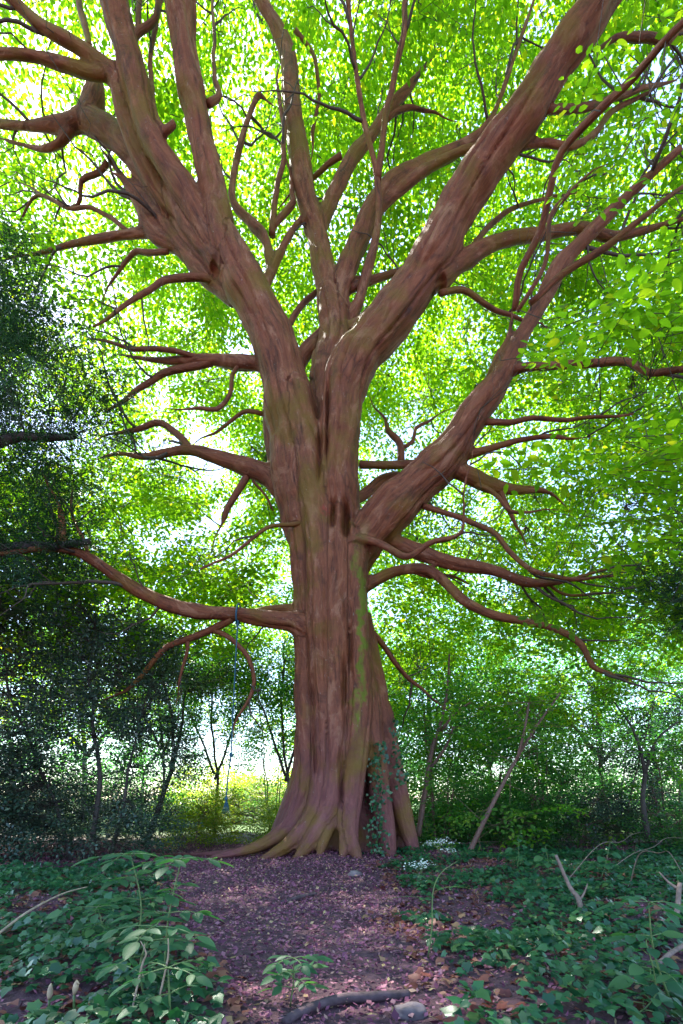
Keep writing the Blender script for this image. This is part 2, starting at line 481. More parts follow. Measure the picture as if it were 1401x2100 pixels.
# three great stems
col_([(650, 1230, 40, 9.6), (632, 1100, 90, 9.5), (618, 1010, 108, 9.42), (606, 900, 112, 9.35), (588, 800, 102, 9.25), (566, 715, 88, 9.15), (527, 630, 86, 9.05), (490, 560, 84, 9.0), (462, 495, 72, 8.95)], 'limb')
col_([(702, 1200, 40, 9.3), (698, 1080, 80, 9.2), (692, 980, 84, 9.1), (697, 900, 85, 9.05), (706, 800, 92, 9.0), (738, 725, 92, 8.9), (795, 660, 88, 8.8), (850, 590, 86, 8.7), (893, 520, 84, 8.6), (928, 450, 80, 8.5), (988, 350, 82, 8.3), (1062, 250, 78, 8.0), (1127, 150, 76, 7.8), (1200, 48, 74, 7.6), (1280, -70, 70, 7.4), (1350, -180, 62, 7.3)], 'limb')
col_([(655, 1010, 80, 9.6), (666, 850, 84, 9.6), (682, 750, 82, 9.65), (688, 690, 70, 9.75), (680, 620, 58, 9.85), (663, 550, 48, 10.0), (650, 480, 46, 10.1), (627, 400, 47, 10.2), (611, 300, 43, 10.3), (597, 200, 41, 10.4), (590, 110, 36, 10.5), (568, 55, 28, 10.5), (532, -5, 26, 10.5), (490, -90, 22, 10.5)], 'limb')
# limbs of the left stem
grow([(480, 560, 72), (458, 500, 66), (440, 400, 56), (417, 300, 51), (393, 200, 59), (378, 110, 62), (368, 0, 65), (360, -120, 58), (350, -240, 50)], -1.0)
grow([(450, 520, 50), (412, 452, 46), (385, 400, 48), (352, 350, 50), (320, 300, 48), (295, 250, 48), (274, 160, 54), (256, 95, 56), (234, 0, 57), (215, -110, 50)], -.6)
grow([(455, 545, 56), (375, 432, 62), (330, 372, 66), (275, 310, 56), (215, 265, 46), (170, 246, 42), (140, 255, 34)], .9)
grow([(180, 246, 44), (192, 205, 44), (196, 168, 36)], .0, tip=False)
grow([(150, 252, 24), (105, 257, 19), (60, 259, 17), (10, 258, 13), (-60, 250, 10)], .3)
grow([(146, 268, 20), (120, 295, 17), (90, 305, 14), (58, 300, 10), (20, 290, 8)], .4)
grow([(350, 420, 46), (300, 335, 46), (262, 250, 42), (237, 165, 34), (200, 125, 30), (150, 90, 27), (80, 50, 24), (15, -10, 22), (-60, -70, 18)], -1.2)
grow([(225, 150, 24), (185, 150, 24), (130, 132, 24), (60, 113, 21), (-10, 110, 18), (-90, 115, 14)], -.3)
grow([(520, 640, 22), (475, 603, 38), (438, 575, 42), (405, 545, 38), (365, 500, 34), (322, 440, 26), (284, 388, 20), (262, 372, 12)], .6)
grow([(372, 512, 26), (330, 488, 36), (302, 455, 34), (292, 430, 28)], .5)
grow([(330, 478, 16), (288, 478, 20), (220, 488, 18), (150, 500, 14), (85, 518, 10), (20, 530, 6)], .9)
grow([(300, 482, 10), (260, 470, 9), (200, 430, 8), (140, 425, 7), (75, 398, 6), (40, 450, 4)], .6)
grow([(470, 590, 16), (432, 572, 16), (395, 570, 15), (340, 577, 13), (290, 603, 11), (225, 650, 7), (190, 670, 4)], -.4)
grow([(345, 517, 10), (305, 520, 11), (272, 520, 10), (235, 565, 6)], .6)
grow([(222, 330, 12), (205, 350, 11), (170, 372, 10), (165, 410, 8), (145, 430, 7), (85, 400, 6)], .8)
# upper thin ones between the left limbs
grow([(360, 250, 17), (338, 268, 16), (320, 235, 13), (312, 180, 12), (308, 120, 12), (318, 60, 12), (330, -10, 12)], .5)
grow([(272, 110, 16), (282, 70, 15), (320, 30, 12), (330, -20, 11)], .3)
grow([(278, 80, 12), (286, 30, 12), (290, -30, 11)], .5)
grow([(425, 215, 14), (448, 190, 13), (440, 150, 9), (442, 60, 7), (436, 0, 6)], .8)
grow([(185, 100, 12), (170, 45, 14), (160, -10, 13)], .6)
# limbs of the middle stem
grow([(690, 665, 52), (700, 590, 42), (728, 512, 44), (762, 436, 42), (800, 380, 36), (862, 342, 32), (935, 308, 26), (990, 270, 20), (1020, 215, 12), (1050, 130, 10), (1095, 0, 9), (1120, -80, 7)], .3)
grow([(765, 440, 24), (800, 408, 22), (868, 352, 20), (940, 312, 17), (1000, 296, 12)], -.2)
grow([(715, 660, 26), (735, 620, 23), (752, 560, 21), (768, 500, 20), (777, 430, 16), (770, 345, 14), (747, 250, 13), (727, 120, 13), (714, 0, 12), (708, -90, 10)], -.8)
grow([(772, 370, 15), (785, 290, 13), (800, 200, 13), (824, 95, 12), (833, 0, 12), (838, -90, 9)], -.4)
grow([(655, 470, 32), (676, 420, 32), (700, 370, 30), (722, 325, 28), (762, 278, 24), (800, 222, 22), (838, 180, 18), (860, 150, 12)], 1.0)
grow([(790, 245, 12), (835, 220, 10), (880, 228, 6)], .4)
grow([(700, 320, 12), (660, 352, 10), (620, 380, 8)], .5)
grow([(535, 625, 24), (540, 590, 24), (560, 550, 22), (590, 490, 15), (615, 450, 10), (640, 420, 6)], .8, Y0=9.6)
grow([(556, 555, 22), (545, 492, 22), (520, 462, 22), (480, 418, 17), (477, 372, 15), (492, 300, 14), (508, 245, 13), (530, 195, 13), (545, 205, 8)], .8)
grow([(560, 480, 14), (565, 400, 12), (580, 330, 11), (580, 250, 10), (572, 200, 9)], .3)
grow([(560, 470, 12), (588, 430, 14), (603, 412, 14), (600, 380, 9)], .4)
grow([(600, 790, 32), (622, 730, 30), (665, 682, 26), (690, 660, 20)], -.2, Y0=9.9, tip=False)
grow([(585, 700, 14), (598, 655, 13), (642, 605, 11), (690, 575, 9), (820, 565, 8)], .8, Y0=10.0)
grow([(720, 590, 18), (770, 572, 16), (820, 556, 14)], .4)
grow([(718, 670, 22), (755, 650, 20), (795, 620, 18), (812, 585, 14), (830, 560, 12)], .2, Y0=9.6)
grow([(605, 60, 10), (640, 110, 8), (655, 200, 8), (640, 270, 8)], .4)
# limbs of the right stem
grow([(900, 575, 46), (932, 548, 40), (965, 525, 34), (1005, 502, 28), (1055, 487, 26), (1115, 480, 24), (1185, 468, 24), (1255, 486, 20), (1330, 470, 14), (1430, 440, 10)], .6)
grow([(962, 528, 14), (985, 482, 12), (1030, 440, 10), (1082, 420, 7), (1140, 400, 5)], .7)
grow([(1058, 300, 18), (1120, 294, 16), (1172, 300, 16), (1222, 272, 15), (1256, 228, 13), (1330, 190, 9)], .5)
grow([(1115, 225, 16), (1200, 222, 15), (1262, 200, 12), (1340, 180, 8)], .7)
grow([(1055, 635, 14), (1066, 560, 14), (1110, 470, 15), (1125, 400, 15), (1150, 310, 15), (1232, 228, 16), (1322, 128, 15), (1410, 35, 14), (1500, -40, 12)], -2.5, Y0=7.6)
grow([(1062, 635, 9), (1115, 540, 9), (1130, 445, 10), (1160, 402, 9), (1198, 370, 6)], -.6, Y0=7.5)
grow([(1085, 622, 12), (1150, 568, 14), (1228, 512, 15), (1268, 488, 14), (1340, 430, 10), (1420, 370, 7)], -.8, Y0=7.6)
grow([(1215, 100, 5), (1262, 82, 11), (1308, 76, 16), (1360, 82, 15), (1420, 62, 12)], .3, Y0=8.0)
grow([(905, 600, 12), (950, 597, 12), (990, 618, 11), (1030, 640, 9), (1080, 660, 6)], .6)
# the low right limb
col_([(705, 1230, 40, 9.4), (738, 1130, 76, 9.2), (790, 1058, 92, 9.05), (845, 1003, 84, 8.95), (895, 955, 80, 8.85), (938, 905, 74, 8.75), (978, 842, 62, 8.6), (1018, 788, 56, 8.5), (1048, 735, 42, 8.4), (1070, 690, 34, 8.35), (1112, 618, 36, 8.3), (1150, 545, 38, 8.2), (1200, 490, 30, 8.1), (1290, 400, 22, 7.9), (1400, 300, 16, 7.6)], 'limb')
grow([(1030, 775, 22), (1060, 757, 20), (1110, 752, 17), (1200, 746, 18), (1285, 742, 18), (1335, 765, 17), (1410, 757, 15), (1500, 770, 12)], -1.4)
grow([(1000, 790, 20), (1020, 735, 18), (1040, 700, 14), (1050, 650, 8)], -.2)
grow([(985, 868, 14), (1060, 862, 11), (1130, 860, 9), (1225, 855, 7), (1300, 850, 4)], -.8)
grow([(955, 935, 20), (1010, 918, 15), (1070, 902, 13), (1130, 895, 12), (1175, 900, 8), (1230, 890, 5)], -.5)
grow([(920, 955, 34), (962, 975, 34), (1010, 996, 30), (1062, 1004, 20)], .7)
grow([(1020, 1000, 14), (1035, 1030, 12), (1050, 1055, 10), (1060, 1085, 6)], .2)
grow([(970, 990, 12), (1020, 1020, 9), (1050, 1050, 8), (1090, 1050, 5)], -.3)
grow([(735, 953, 18), (800, 954, 17), (850, 950, 16), (890, 945, 14)], .4, Y0=9.8)
grow([(705, 1045, 16), (752, 1010, 22), (785, 985, 24), (815, 975, 16), (850, 985, 10)], .6, Y0=10.0)
grow([(822, 950, 16), (822, 910, 15), (795, 885, 12), (790, 860, 6)], .1, Y0=10.0)
grow([(824, 920, 8), (845, 905, 8), (850, 880, 8), (875, 868, 6)], .2, Y0=10.05)
grow([(870, 1035, 14), (905, 1048, 11), (960, 1066, 11), (1020, 1100, 11), (1062, 1152, 10), (1112, 1180, 10), (1195, 1190, 7), (1260, 1180, 4)], -.9)
grow([(720, 1080, 30), (765, 1092, 36), (810, 1112, 32), (860, 1132, 31), (930, 1156, 28), (1010, 1170, 24), (1085, 1195, 21), (1165, 1190, 13), (1230, 1170, 8)], -.9, Y0=9.3)
grow([(705, 1120, 14), (725, 1108, 18), (745, 1106, 16), (785, 1118, 15), (835, 1142, 15), (882, 1114, 14), (935, 1100, 12), (951, 1078, 10), (952, 1000, 8), (968, 940, 6)], -.9, Y0=8.9)
grow([(715, 1225, 30), (742, 1203, 34), (770, 1190, 26), (810, 1172, 22), (868, 1166, 22), (900, 1182, 22), (950, 1230, 20), (1010, 1260, 19), (1080, 1275, 17), (1140, 1290, 16), (1190, 1320, 15), (1215, 1365, 15), (1245, 1380, 11), (1310, 1400, 5)], -.9, Y0=9.2)
grow([(845, 1170, 10), (880, 1180, 8), (920, 1178, 6), (960, 1200, 4)], .2)
grow([(755, 1285, 14), (790, 1330, 11), (822, 1372, 10), (850, 1400, 8), (880, 1425, 5)], .8, Y0=9.5)
grow([(1120, 1195, 7), (1150, 1215, 6), (1190, 1222, 6), (1260, 1215, 4)], .2)
# low left limbs
grow([(665, 1310, 44), (630, 1288, 54), (598, 1275, 44), (570, 1272, 38), (540, 1268, 36), (490, 1260, 33), (420, 1256, 32), (360, 1245, 32), (300, 1220, 30), (250, 1190, 28), (200, 1155, 24), (150, 1130, 20), (90, 1125, 15), (10, 1135, 11), (-80, 1140, 8)], -1.5, Y0=9.35)
grow([(622, 1250, 26), (590, 1247, 18), (545, 1250, 16), (505, 1258, 14)], -.2, Y0=9.4, tip=False)
grow([(150, 1132, 16), (130, 1110, 16), (124, 1060, 14), (118, 1035, 8)], .2)
grow([(185, 1150, 9), (165, 1100, 8), (145, 1050, 6), (150, 1000, 4)], .3)
grow([(475, 1268, 16), (440, 1288, 15), (400, 1308, 14), (372, 1318, 13), (335, 1335, 12), (292, 1385, 10), (262, 1410, 7)], .7)
grow([(440, 1292, 12), (475, 1312, 10), (508, 1345, 10), (520, 1385, 9), (512, 1430, 8), (488, 1470, 5)], .2)
grow([(385, 1315, 9), (385, 1345, 7), (368, 1395, 5)], .2)
grow([(610, 1025, 44), (578, 1000, 50), (548, 975, 42), (500, 956, 36), (440, 936, 27), (380, 922, 20), (300, 936, 15), (240, 930, 9), (190, 945, 5)], .5, Y0=9.6)
grow([(395, 925, 16), (355, 880, 14), (322, 866, 13), (270, 882, 10), (235, 890, 5)], .4)
grow([(512, 965, 16), (485, 1015, 15), (460, 1066, 12), (455, 1080, 5)], .1)
grow([(520, 985, 6), (545, 1015, 5), (560, 1050, 4)], .1)
grow([(565, 765, 36), (530, 748, 30), (480, 744, 27), (420, 737, 20), (340, 740, 14), (278, 733, 9)], .5, Y0=9.4)
grow([(435, 742, 16), (390, 750, 15), (340, 766, 14), (300, 790, 12), (250, 826, 8), (220, 840, 4)], .3)
grow([(430, 734, 10), (330, 716, 10), (268, 716, 9), (218, 697, 6)], -.2)
grow([(500, 735, 8), (478, 772, 9), (470, 815, 9), (445, 842, 9), (412, 836, 7)], -.3)
grow([(620, 1073, 10), (590, 1075, 9), (560, 1080, 8), (520, 1100, 7), (470, 1142, 6), (410, 1166, 4)], -.5, Y0=9.1)
grow([(540, 850, 10), (500, 845, 8), (470, 865, 7), (440, 890, 5)], .2)

# --- fused wood: trunk, roots and the heavy limbs as one skin, then cut into trunk and limbs
fv, ff, off = [], [], 0
SP, SR, SID, ST, SARC, SU, SW = [], [], [], [], [], [], []
fused = [k for k, s in enumerate(SK) if s[3]]
for k in fused:
    kind, pts, rad, _ = SK[k]
    p, r = resample(pts, rad, .10)
    if kind == 'limb':                                     # slight swellings
        ph = R.random() * 6
        r = r * (1 + .035 * np.sin(np.arange(len(r)) * .55 + ph) + .025 * np.sin(np.arange(len(r)) * 1.3 + 2 * ph))
    V, F = tube_arrays(p, r, 16, True)
    fv.append(V); ff += [tuple(i + off for i in f) for f in F]; off += len(V)
    T = unit(np.gradient(p, axis=0))
    ref = np.array([0, 1, .2]); u = unit(np.cross(T[0], ref))
    arc = np.concatenate([[0], np.cumsum(np.linalg.norm(np.diff(p, axis=0), axis=1))])
    for i in range(len(p)):
        u = unit(u - T[i] * np.dot(u, T[i]))
        SP.append(p[i]); SR.append(r[i]); SID.append(k); ST.append(T[i]); SARC.append(arc[i] + k * 3.1); SU.append(u.copy()); SW.append(np.cross(T[i], u))
SP, SR, SID, ST, SARC, SU, SW = map(np.array, (SP, SR, SID, ST, SARC, SU, SW))
tmp = np_mesh('tmp', np.concatenate(fv), ff)
to = bpy.data.objects.new('tmp', tmp); col.objects.link(to)
md = to.modifiers.new('remesh', 'REMESH'); md.mode = 'VOXEL'; md.voxel_size = .034; md.adaptivity = 0
dg = bpy.context.evaluated_depsgraph_get()
em = to.evaluated_get(dg).to_mesh()
nv = len(em.vertices)
V = np.empty(nv * 3, np.float32); em.vertices.foreach_get('co', V); V = V.reshape(-1, 3).astype(float)
npol = len(em.polygons)
lt = np.empty(npol, np.int32); em.polygons.foreach_get('loop_total', lt)
li = np.empty(len(em.loops), np.int32); em.loops.foreach_get('vertex_index', li)
ed = np.empty(len(em.edges) * 2, np.int32); em.edges.foreach_get('vertices', ed); ed = ed.reshape(-1, 2)
to.evaluated_get(dg).to_mesh_clear()
bpy.data.objects.remove(to); bpy.data.meshes.remove(tmp)
assert (lt == 4).all()
Q = li.reshape(-1, 4)
deg = np.bincount(ed.reshape(-1), minlength=nv)[:, None]
for it in range(3):
    acc = np.zeros_like(V)
    for c in range(3):
        acc[:, c] = np.bincount(ed[:, 0], V[ed[:, 1], c], nv) + np.bincount(ed[:, 1], V[ed[:, 0], c], nv)
    V = V + .55 * (acc / deg - V)
# nearest skeleton sample of each vertex
near = np.empty(nv, np.int64)
SP32 = SP.astype(np.float32); sp2 = (SP32 ** 2).sum(1)
for s in range(0, nv, 4000):
    v = V[s:s + 4000].astype(np.float32)
    d = np.sqrt(np.maximum((v ** 2).sum(1)[:, None] + sp2[None] - 2 * v @ SP32.T, 0)) - SR[None].astype(np.float32)
    near[s:s + 4000] = d.argmin(1)
rel = V - SP[near]
al = (rel * ST[near]).sum(1)
barkv = np.stack([(rel * SU[near]).sum(1), (rel * SW[near]).sum(1), al + SARC[near]], 1)
# normals
def vnormals(V, Q):
    n = np.cross(V[Q[:, 2]] - V[Q[:, 0]], V[Q[:, 3]] - V[Q[:, 1]])
    out = np.zeros_like(V)
    for k in range(4):
        for c in range(3):
            out[:, c] += np.bincount(Q[:, k], n[:, c], len(V))
    return unit(out)
NN = vnormals(V, Q)
# furrows along the limbs, knots and hollows
disp = np.empty(nv)
tr_ = np.array([s_[0] == 'trunk' for s_ in SK])[SID[near]]
for i in range(nv):
    b = barkv[i]; x = V[i]
    f1 = noise.noise((b[0] * 5, b[1] * 5, b[2] * .7))
    f2 = noise.noise((b[0] * 13 + 7, b[1] * 13, b[2] * 1.6))
    f3 = noise.noise((x[0] * 2.2, x[1] * 2.2, x[2] * 2.0))
    f4 = abs(noise.noise((b[0] * 3.1 + 3, b[1] * 3.1, b[2] * .35)))
    disp[i] = (.02 if tr_[i] else .035) * f1 + .012 * f2 + .03 * f3 - .05 * max(0, .11 - f4) / .11
disp *= np.clip(SR[near] / .3, .12, 1.0)
V = V + NN * disp[:, None]
GASH = [(709, 1062, .055, .30, .34, 0), (683, 1052, .04, .24, .22, .04), (706, 1400, .035, .42, .15, .02), (645, 1545, .035, .40, .16, -.06), (700, 1600, .03, .5, .13, .0), (718, 1330, .03, .4, .12, 0),
        (668, 1300, .025, .3, .08, .05), (640, 1420, .03, .35, .14, -.03), (655, 930, .03, .5, .15, .03), (672, 860, .03, .6, .16, .02), (752, 1640, .04, .45, .16, .05)]
for hx, hy, wx, wz, dep, lean in GASH:                       # old seams and hollows in the trunk
    c = P(hx, hy, 8.85)
    dx = (V[:, 0] - c[0] - lean * (V[:, 2] - c[2])) / wx; dz = (V[:, 2] - c[2]) / wz
    V[:, 1] += np.where(V[:, 1] < 9.35, dep * np.exp(-dx * dx - dz ** 4), 0)
NN = vnormals(V, Q)
fid = SID[near][Q[:, 0]]
is_trunk = np.array([SK[k][0] == 'trunk' for k in range(len(SK))])
part_id = np.where(is_trunk[fid], -1, fid)
for pid in np.unique(part_id):
    qs = Q[part_id == pid]
    if len(qs) < 12: continue
    u_, inv = np.unique(qs, return_inverse=True)
    me = np_mesh('trunk' if pid < 0 else 'limb', V[u_], inv.reshape(-1, 4), smooth=True)
    bark_attr(me, barkv[u_])
    me.normals_split_custom_set_from_vertices([tuple(n) for n in NN[u_]])
    link('trunk' if pid < 0 else 'limb', me, MAT['bark'], TREE)
for kind, pts, rad, fuse in SK:
    if not fuse:
        p, r = resample(pts, rad, .16)
        w = np.array([[noise.noise(Vector(x) * 2.1 + Vector((j * 9, 0, 3))) for j in range(3)] for x in p])
        p = p + w * .05
        tube_obj('branch', p, np.maximum(r, .006), MAT['bark'], TREE, sides=8, step=.3)
TR = np.array(TRACE)
SPROUT = []
cands = []
for kind, pts, rad, fuse in SK:
    if kind == 'trunk': continue
    p, r = resample(pts, rad, .12)
    for i in range(max(2, int(len(p) * .45)), len(p)):
        q_ = proj(p[i])[0]
        if r[i] < .14 and -60 < q_[0] < 1460 and q_[1] > -60: cands.append((p[i], unit(p[i] - p[i - 2]), r[i]))
R.shuffle(cands)
for p0, t0, r0 in cands[:215]:
    L_ = R.uniform(.7, 2.2) * (1.15 if r0 > .05 else .85)
    d0 = unit(t0 + np.array([R.gauss(0, .6), R.gauss(.25, .6), R.gauss(.1, .55)]))
    n_ = max(5, int(L_ / .16)); pp = [p0]; d_ = d0
    for i in range(n_):
        d_ = unit(d_ + np.array([R.gauss(0, .2), R.gauss(0, .2), R.gauss(.01, .2)]))
        pp.append(pp[-1] + d_ * L_ / n_)
    pp = np.array(pp); ra_ = np.linspace(min(r0 * .6, .009 + .010 * L_), .004, len(pp))
    tube_obj('branch', pp, ra_, MAT['twig'], TREE, 6, .5)
    SPROUT.append((pp, ra_))
    for j in range(R.randint(1, 3)):                        # a fork or two
        i = R.randint(len(pp) // 3, len(pp) - 2); q0 = pp[i]; d_ = unit(pp[i + 1] - pp[i] + np.array([R.gauss(0, .7) for _ in range(3)]) * .16)
        f_ = [q0]
        for _ in range(5):
            d_ = unit(d_ + np.array([R.gauss(0, .28) for _ in range(3)])); f_.append(f_[-1] + d_ * L_ * .09)
        SPROUT.append((np.array(f_), np.linspace(ra_[i] * .7, .003, 6)))

# ------------------------------------------------------------------ foliage sprays
def spray_template(nside, leaf, length, per=7, rs=None, narrow=False):
    """flat spray: an axis with side twigs, leaves in two ranks. rows: origin, axis, normal, size"""
    rs = rs or np.random.default_rng(1)
    O, A, Nn, S = [], [], [], []
    tw = [(np.zeros(3), np.array([1., 0, 0]), length)]
    for i in range(nside):
        t = (i + .6) / (nside + .6)
        s = 1 if i % 2 else -1
        an = s * radians(rs.uniform(38, 62))
        tw.append((np.array([length * t, 0, -.10 * length * t * t]), np.array([math.cos(an), math.sin(an), rs.uniform(-.25, .1)]), length * (.62 - .35 * t)))
    for o, d, L in tw:
        n = max(3, int(per * L / length * 1.5))
        for k in range(n):
            t = (k + .7) / n
            for s in ((1, -1) if narrow else ((1,) if k % 2 else (-1,))):
                an = s * radians(rs.uniform(35, 65)) * (0.25 if k == n - 1 else 1)
                c, si = math.cos(an), math.sin(an)
                a = np.array([d[0] * c - d[1] * si, d[0] * si + d[1] * c, d[2] + rs.uniform(-.45, .1)])
                O.append(o + d * L * t + np.array([0, 0, -.1 * t * t * L])); A.append(a)
                Nn.append(np.array([rs.normal(0, .28), rs.normal(0, .28), 1.0])); S.append(leaf * rs.uniform(.7, 1.15))
    return np.array(O), unit(np.array(A)), unit(np.array(Nn)), np.array(S)

def place_sprays(templates, pos, RM, scale, rs):
    O, A, Nn, S = [], [], [], []
    which = rs.integers(0, len(templates), len(pos))
    for ti, (o, a, n, s) in enumerate(templates):
        m = which == ti
        if not m.any(): continue
        RR, sc_, ps = RM[m], scale[m], pos[m]
        O.append((np.einsum('nij,kj->nki', RR, o) * sc_[:, None, None] + ps[:, None, :]).reshape(-1, 3))
        A.append(np.einsum('nij,kj->nki', RR, a).reshape(-1, 3))
        Nn.append(np.einsum('nij,kj->nki', RR, n).reshape(-1, 3))
        S.append((s[None] * sc_[:, None]).reshape(-1))
    return np.concatenate(O), np.concatenate(A), np.concatenate(Nn), np.concatenate(S)

def spray_frames(dirs, rs, tilt=.3):
    n = len(dirs)
    up = np.tile(np.array([0, 0, 1.0]), (n, 1)) + rs.normal(0, tilt, (n, 3))
    return frames(dirs, up)

def fbm(p, s, o=0.0):
    return np.array([noise.fractal(Vector((x[0] * s + o, x[1] * s - o, x[2] * s * 1.4 + o)), .6, 2.0, 3) for x in p])

TEMPL = [spray_template(6, .14, 1.0, 7, np.random.default_rng(s)) for s in range(6)]

# crown of the great tree
CC, CR = np.array([.4, 10.2, 8.2]), np.array([13.5, 10.5, 14.0])
NC = 26000
cand = rng.uniform(-1, 1, (NC * 3, 3))
rr = np.linalg.norm(cand, axis=1)
cand = cand[(rr < 1) & (rr > .5)]
rr = np.linalg.norm(cand, axis=1)
pos = CC + cand * CR
pr = proj(pos)
inview = (pos[:, 1] > .3) & (pr[:, 0] > -80) & (pr[:, 0] < 1480) & (pr[:, 1] > np.where(pos[:, 1] < 7, -500, -120))
Yp = pos[:, 1]
low = 3.2 + .6 * np.sin(pos[:, 0] * .9) + .05 * np.abs(pos[:, 0] - .4)
keep = (pos[:, 2] > low)
# open space in front of the limbs: nothing grows between the path and the stems, except at the sides
keep &= ~(inview & (Yp < np.interp(pr[:, 1], [250, 700], [8.6, 10.2])) & (pr[:, 0] < 1120) & (pr[:, 0] > 60))
keep &= ~((Yp > .2) & (Yp < 5.0) & (pr[:, 0] > -500) & (pr[:, 0] < 1900) & (pr[:, 1] > -900))
keep &= ~(inview & (Yp < 7.5) & (pr[:, 0] < 1200))
keep &= ~(inview & (pr[:, 1] > 1330) & (Yp < 12))
keep &= ~((~inview) & (rng.random(len(pos)) < .5))
keep &= ~((~inview) & (Yp < 6.5) & (rng.random(len(pos)) < .75))
pos = pos[keep]
f = fbm(pos, .33)
sunny = (pos[:, 0] < -4.5) & (rng.random(len(pos)) < .18)
pos = pos[((f + rng.uniform(-.2, .2, len(f))) > -.11) & ~sunny]
if len(pos) > NC: pos = pos[rng.permutation(len(pos))[:NC]]
# side layers around the low limbs
def slab(n, x0, x1, y0, y1, Y0, Y1):
    px, py, Y = rng.uniform(x0, x1, n), rng.uniform(y0, y1, n), rng.uniform(Y0, Y1, n)
    return np.array([P(a_, b_, c_) for a_, b_, c_ in zip(px, py, Y)])
extra = [slab(260, -150, 560, 960, 1230, 8.3, 12.5), slab(150, 60, 520, 1150, 1330, 9.5, 13), slab(330, 960, 1550, 640, 1280, 5.5, 11), slab(120, 1180, 1550, 150, 700, 4.6, 7.5),
         slab(200, 780, 1300, 1100, 1340, 9.5, 13), slab(14, 570, 640, 100, 300, 9.4, 10.0)]
ex = np.concatenate(extra)
fx = fbm(ex, .6, 5)
ex = ex[fx > -.18]
pos = np.concatenate([pos, ex])
# limbs stay visible: thin out what would hang in front of them
pr = proj(pos)
hide = np.zeros(len(pos), bool)
for s in range(0, len(pos), 2000):
    d = np.hypot(pr[s:s + 2000, 0, None] - TR[None, :, 0], pr[s:s + 2000, 1, None] - TR[None, :, 1])
    m = (d < TR[None, :, 3] + 55) & (pos[s:s + 2000, 1, None] < TR[None, :, 2] + .5)
    hide[s:s + 2000] = m.any(1)
pos = pos[~(hide & (rng.random(len(pos)) < .93))]
print('crown sprays', len(pos))
out_dir = pos - np.array([.2, 9.6, 0]); out_dir[:, 2] = 0
dirs = unit(out_dir) + rng.normal(0, .55, pos.shape); dirs[:, 2] = rng.normal(-.12, .16, len(pos))
RM = spray_frames(dirs, rng, .22)
scl = rng.uniform(.8, 1.25, len(pos))
start = pos - RM[:, :, 0] * .45 * scl[:, None]
O, A, Nn, S = place_sprays(TEMPL, start, RM, scl, rng)
Nn = Nn
rnd = rng.random(len(O)).astype(np.float32)
# the three hundred leaves that show largest are single leaf parts
prl = proj(O)
okv = (O[:, 1] > .5) & (prl[:, 0] > 10) & (prl[:, 0] < 1390) & (prl[:, 1] > 10)
size = np.where(okv, S / np.maximum(O[:, 1], .1) * (.4 + np.abs(Nn[:, 2])), 0)
top = np.argsort(-size)[:300]
mask = np.ones(len(O), bool); mask[top] = False
FR = frames(A, Nn)
lm = fine_leaf('leaf', .26)
lm.materials.append(MAT['leaf'])
for i in top:
    o = bpy.data.objects.new('leaf', lm); col.objects.link(o)
    o.parent = TREE; o.matrix_parent_inverse = Matrix.Translation(-Vector(TREE.location))
    M = Matrix(FR[i].tolist()).to_4x4(); M.translation = Vector(O[i])
    o.matrix_basis = M @ Matrix.Scale(float(S[i]), 4)
far_l = mask & ((O[:, 1] > 10.6) | ~okv)
mask &= ~far_l
link('crown', scatter('crown', LEAF_V, LEAF_F, O[mask], FR[mask], S[mask], rnd[mask]), MAT['leaf'], TREE, 'stuff')
link('crown', scatter('crown', QUAD_V, NEED_F, O[far_l], FR[far_l], S[far_l], rnd[far_l]), MAT['leaf'], TREE, 'stuff')
print('crown leaves', len(O))

# twigs: the axis of each spray, and branchlets that carry the sprays to the limbs
def twig_mesh(name, segs, mat, parent):
    """segs: (a, b, ra, rb) arrays -> three-sided prisms"""
    a_, b_, ra, rb = segs
    d = unit(b_ - a_); u = unit(np.cross(d, np.tile([.3, .2, 1.0], (len(d), 1)))); w = np.cross(d, u)
    V = []
    for q_, r_ in ((a_, ra), (b_, rb)):
        for k in range(3):
            an = k * 2.0944
            V.append(q_ + (u * math.cos(an) + w * math.sin(an)) * r_[:, None])
    V = np.stack(V, 1).reshape(-1, 3)
    T = np.array([(0, 1, 4, 3), (1, 2, 5, 4), (2, 0, 3, 5)])
    F = (T[None] + (np.arange(len(a_)) * 6)[:, None, None]).reshape(-1, 4)
    return link(name, np_mesh(name, V, F, smooth=True), mat, parent, 'stuff')

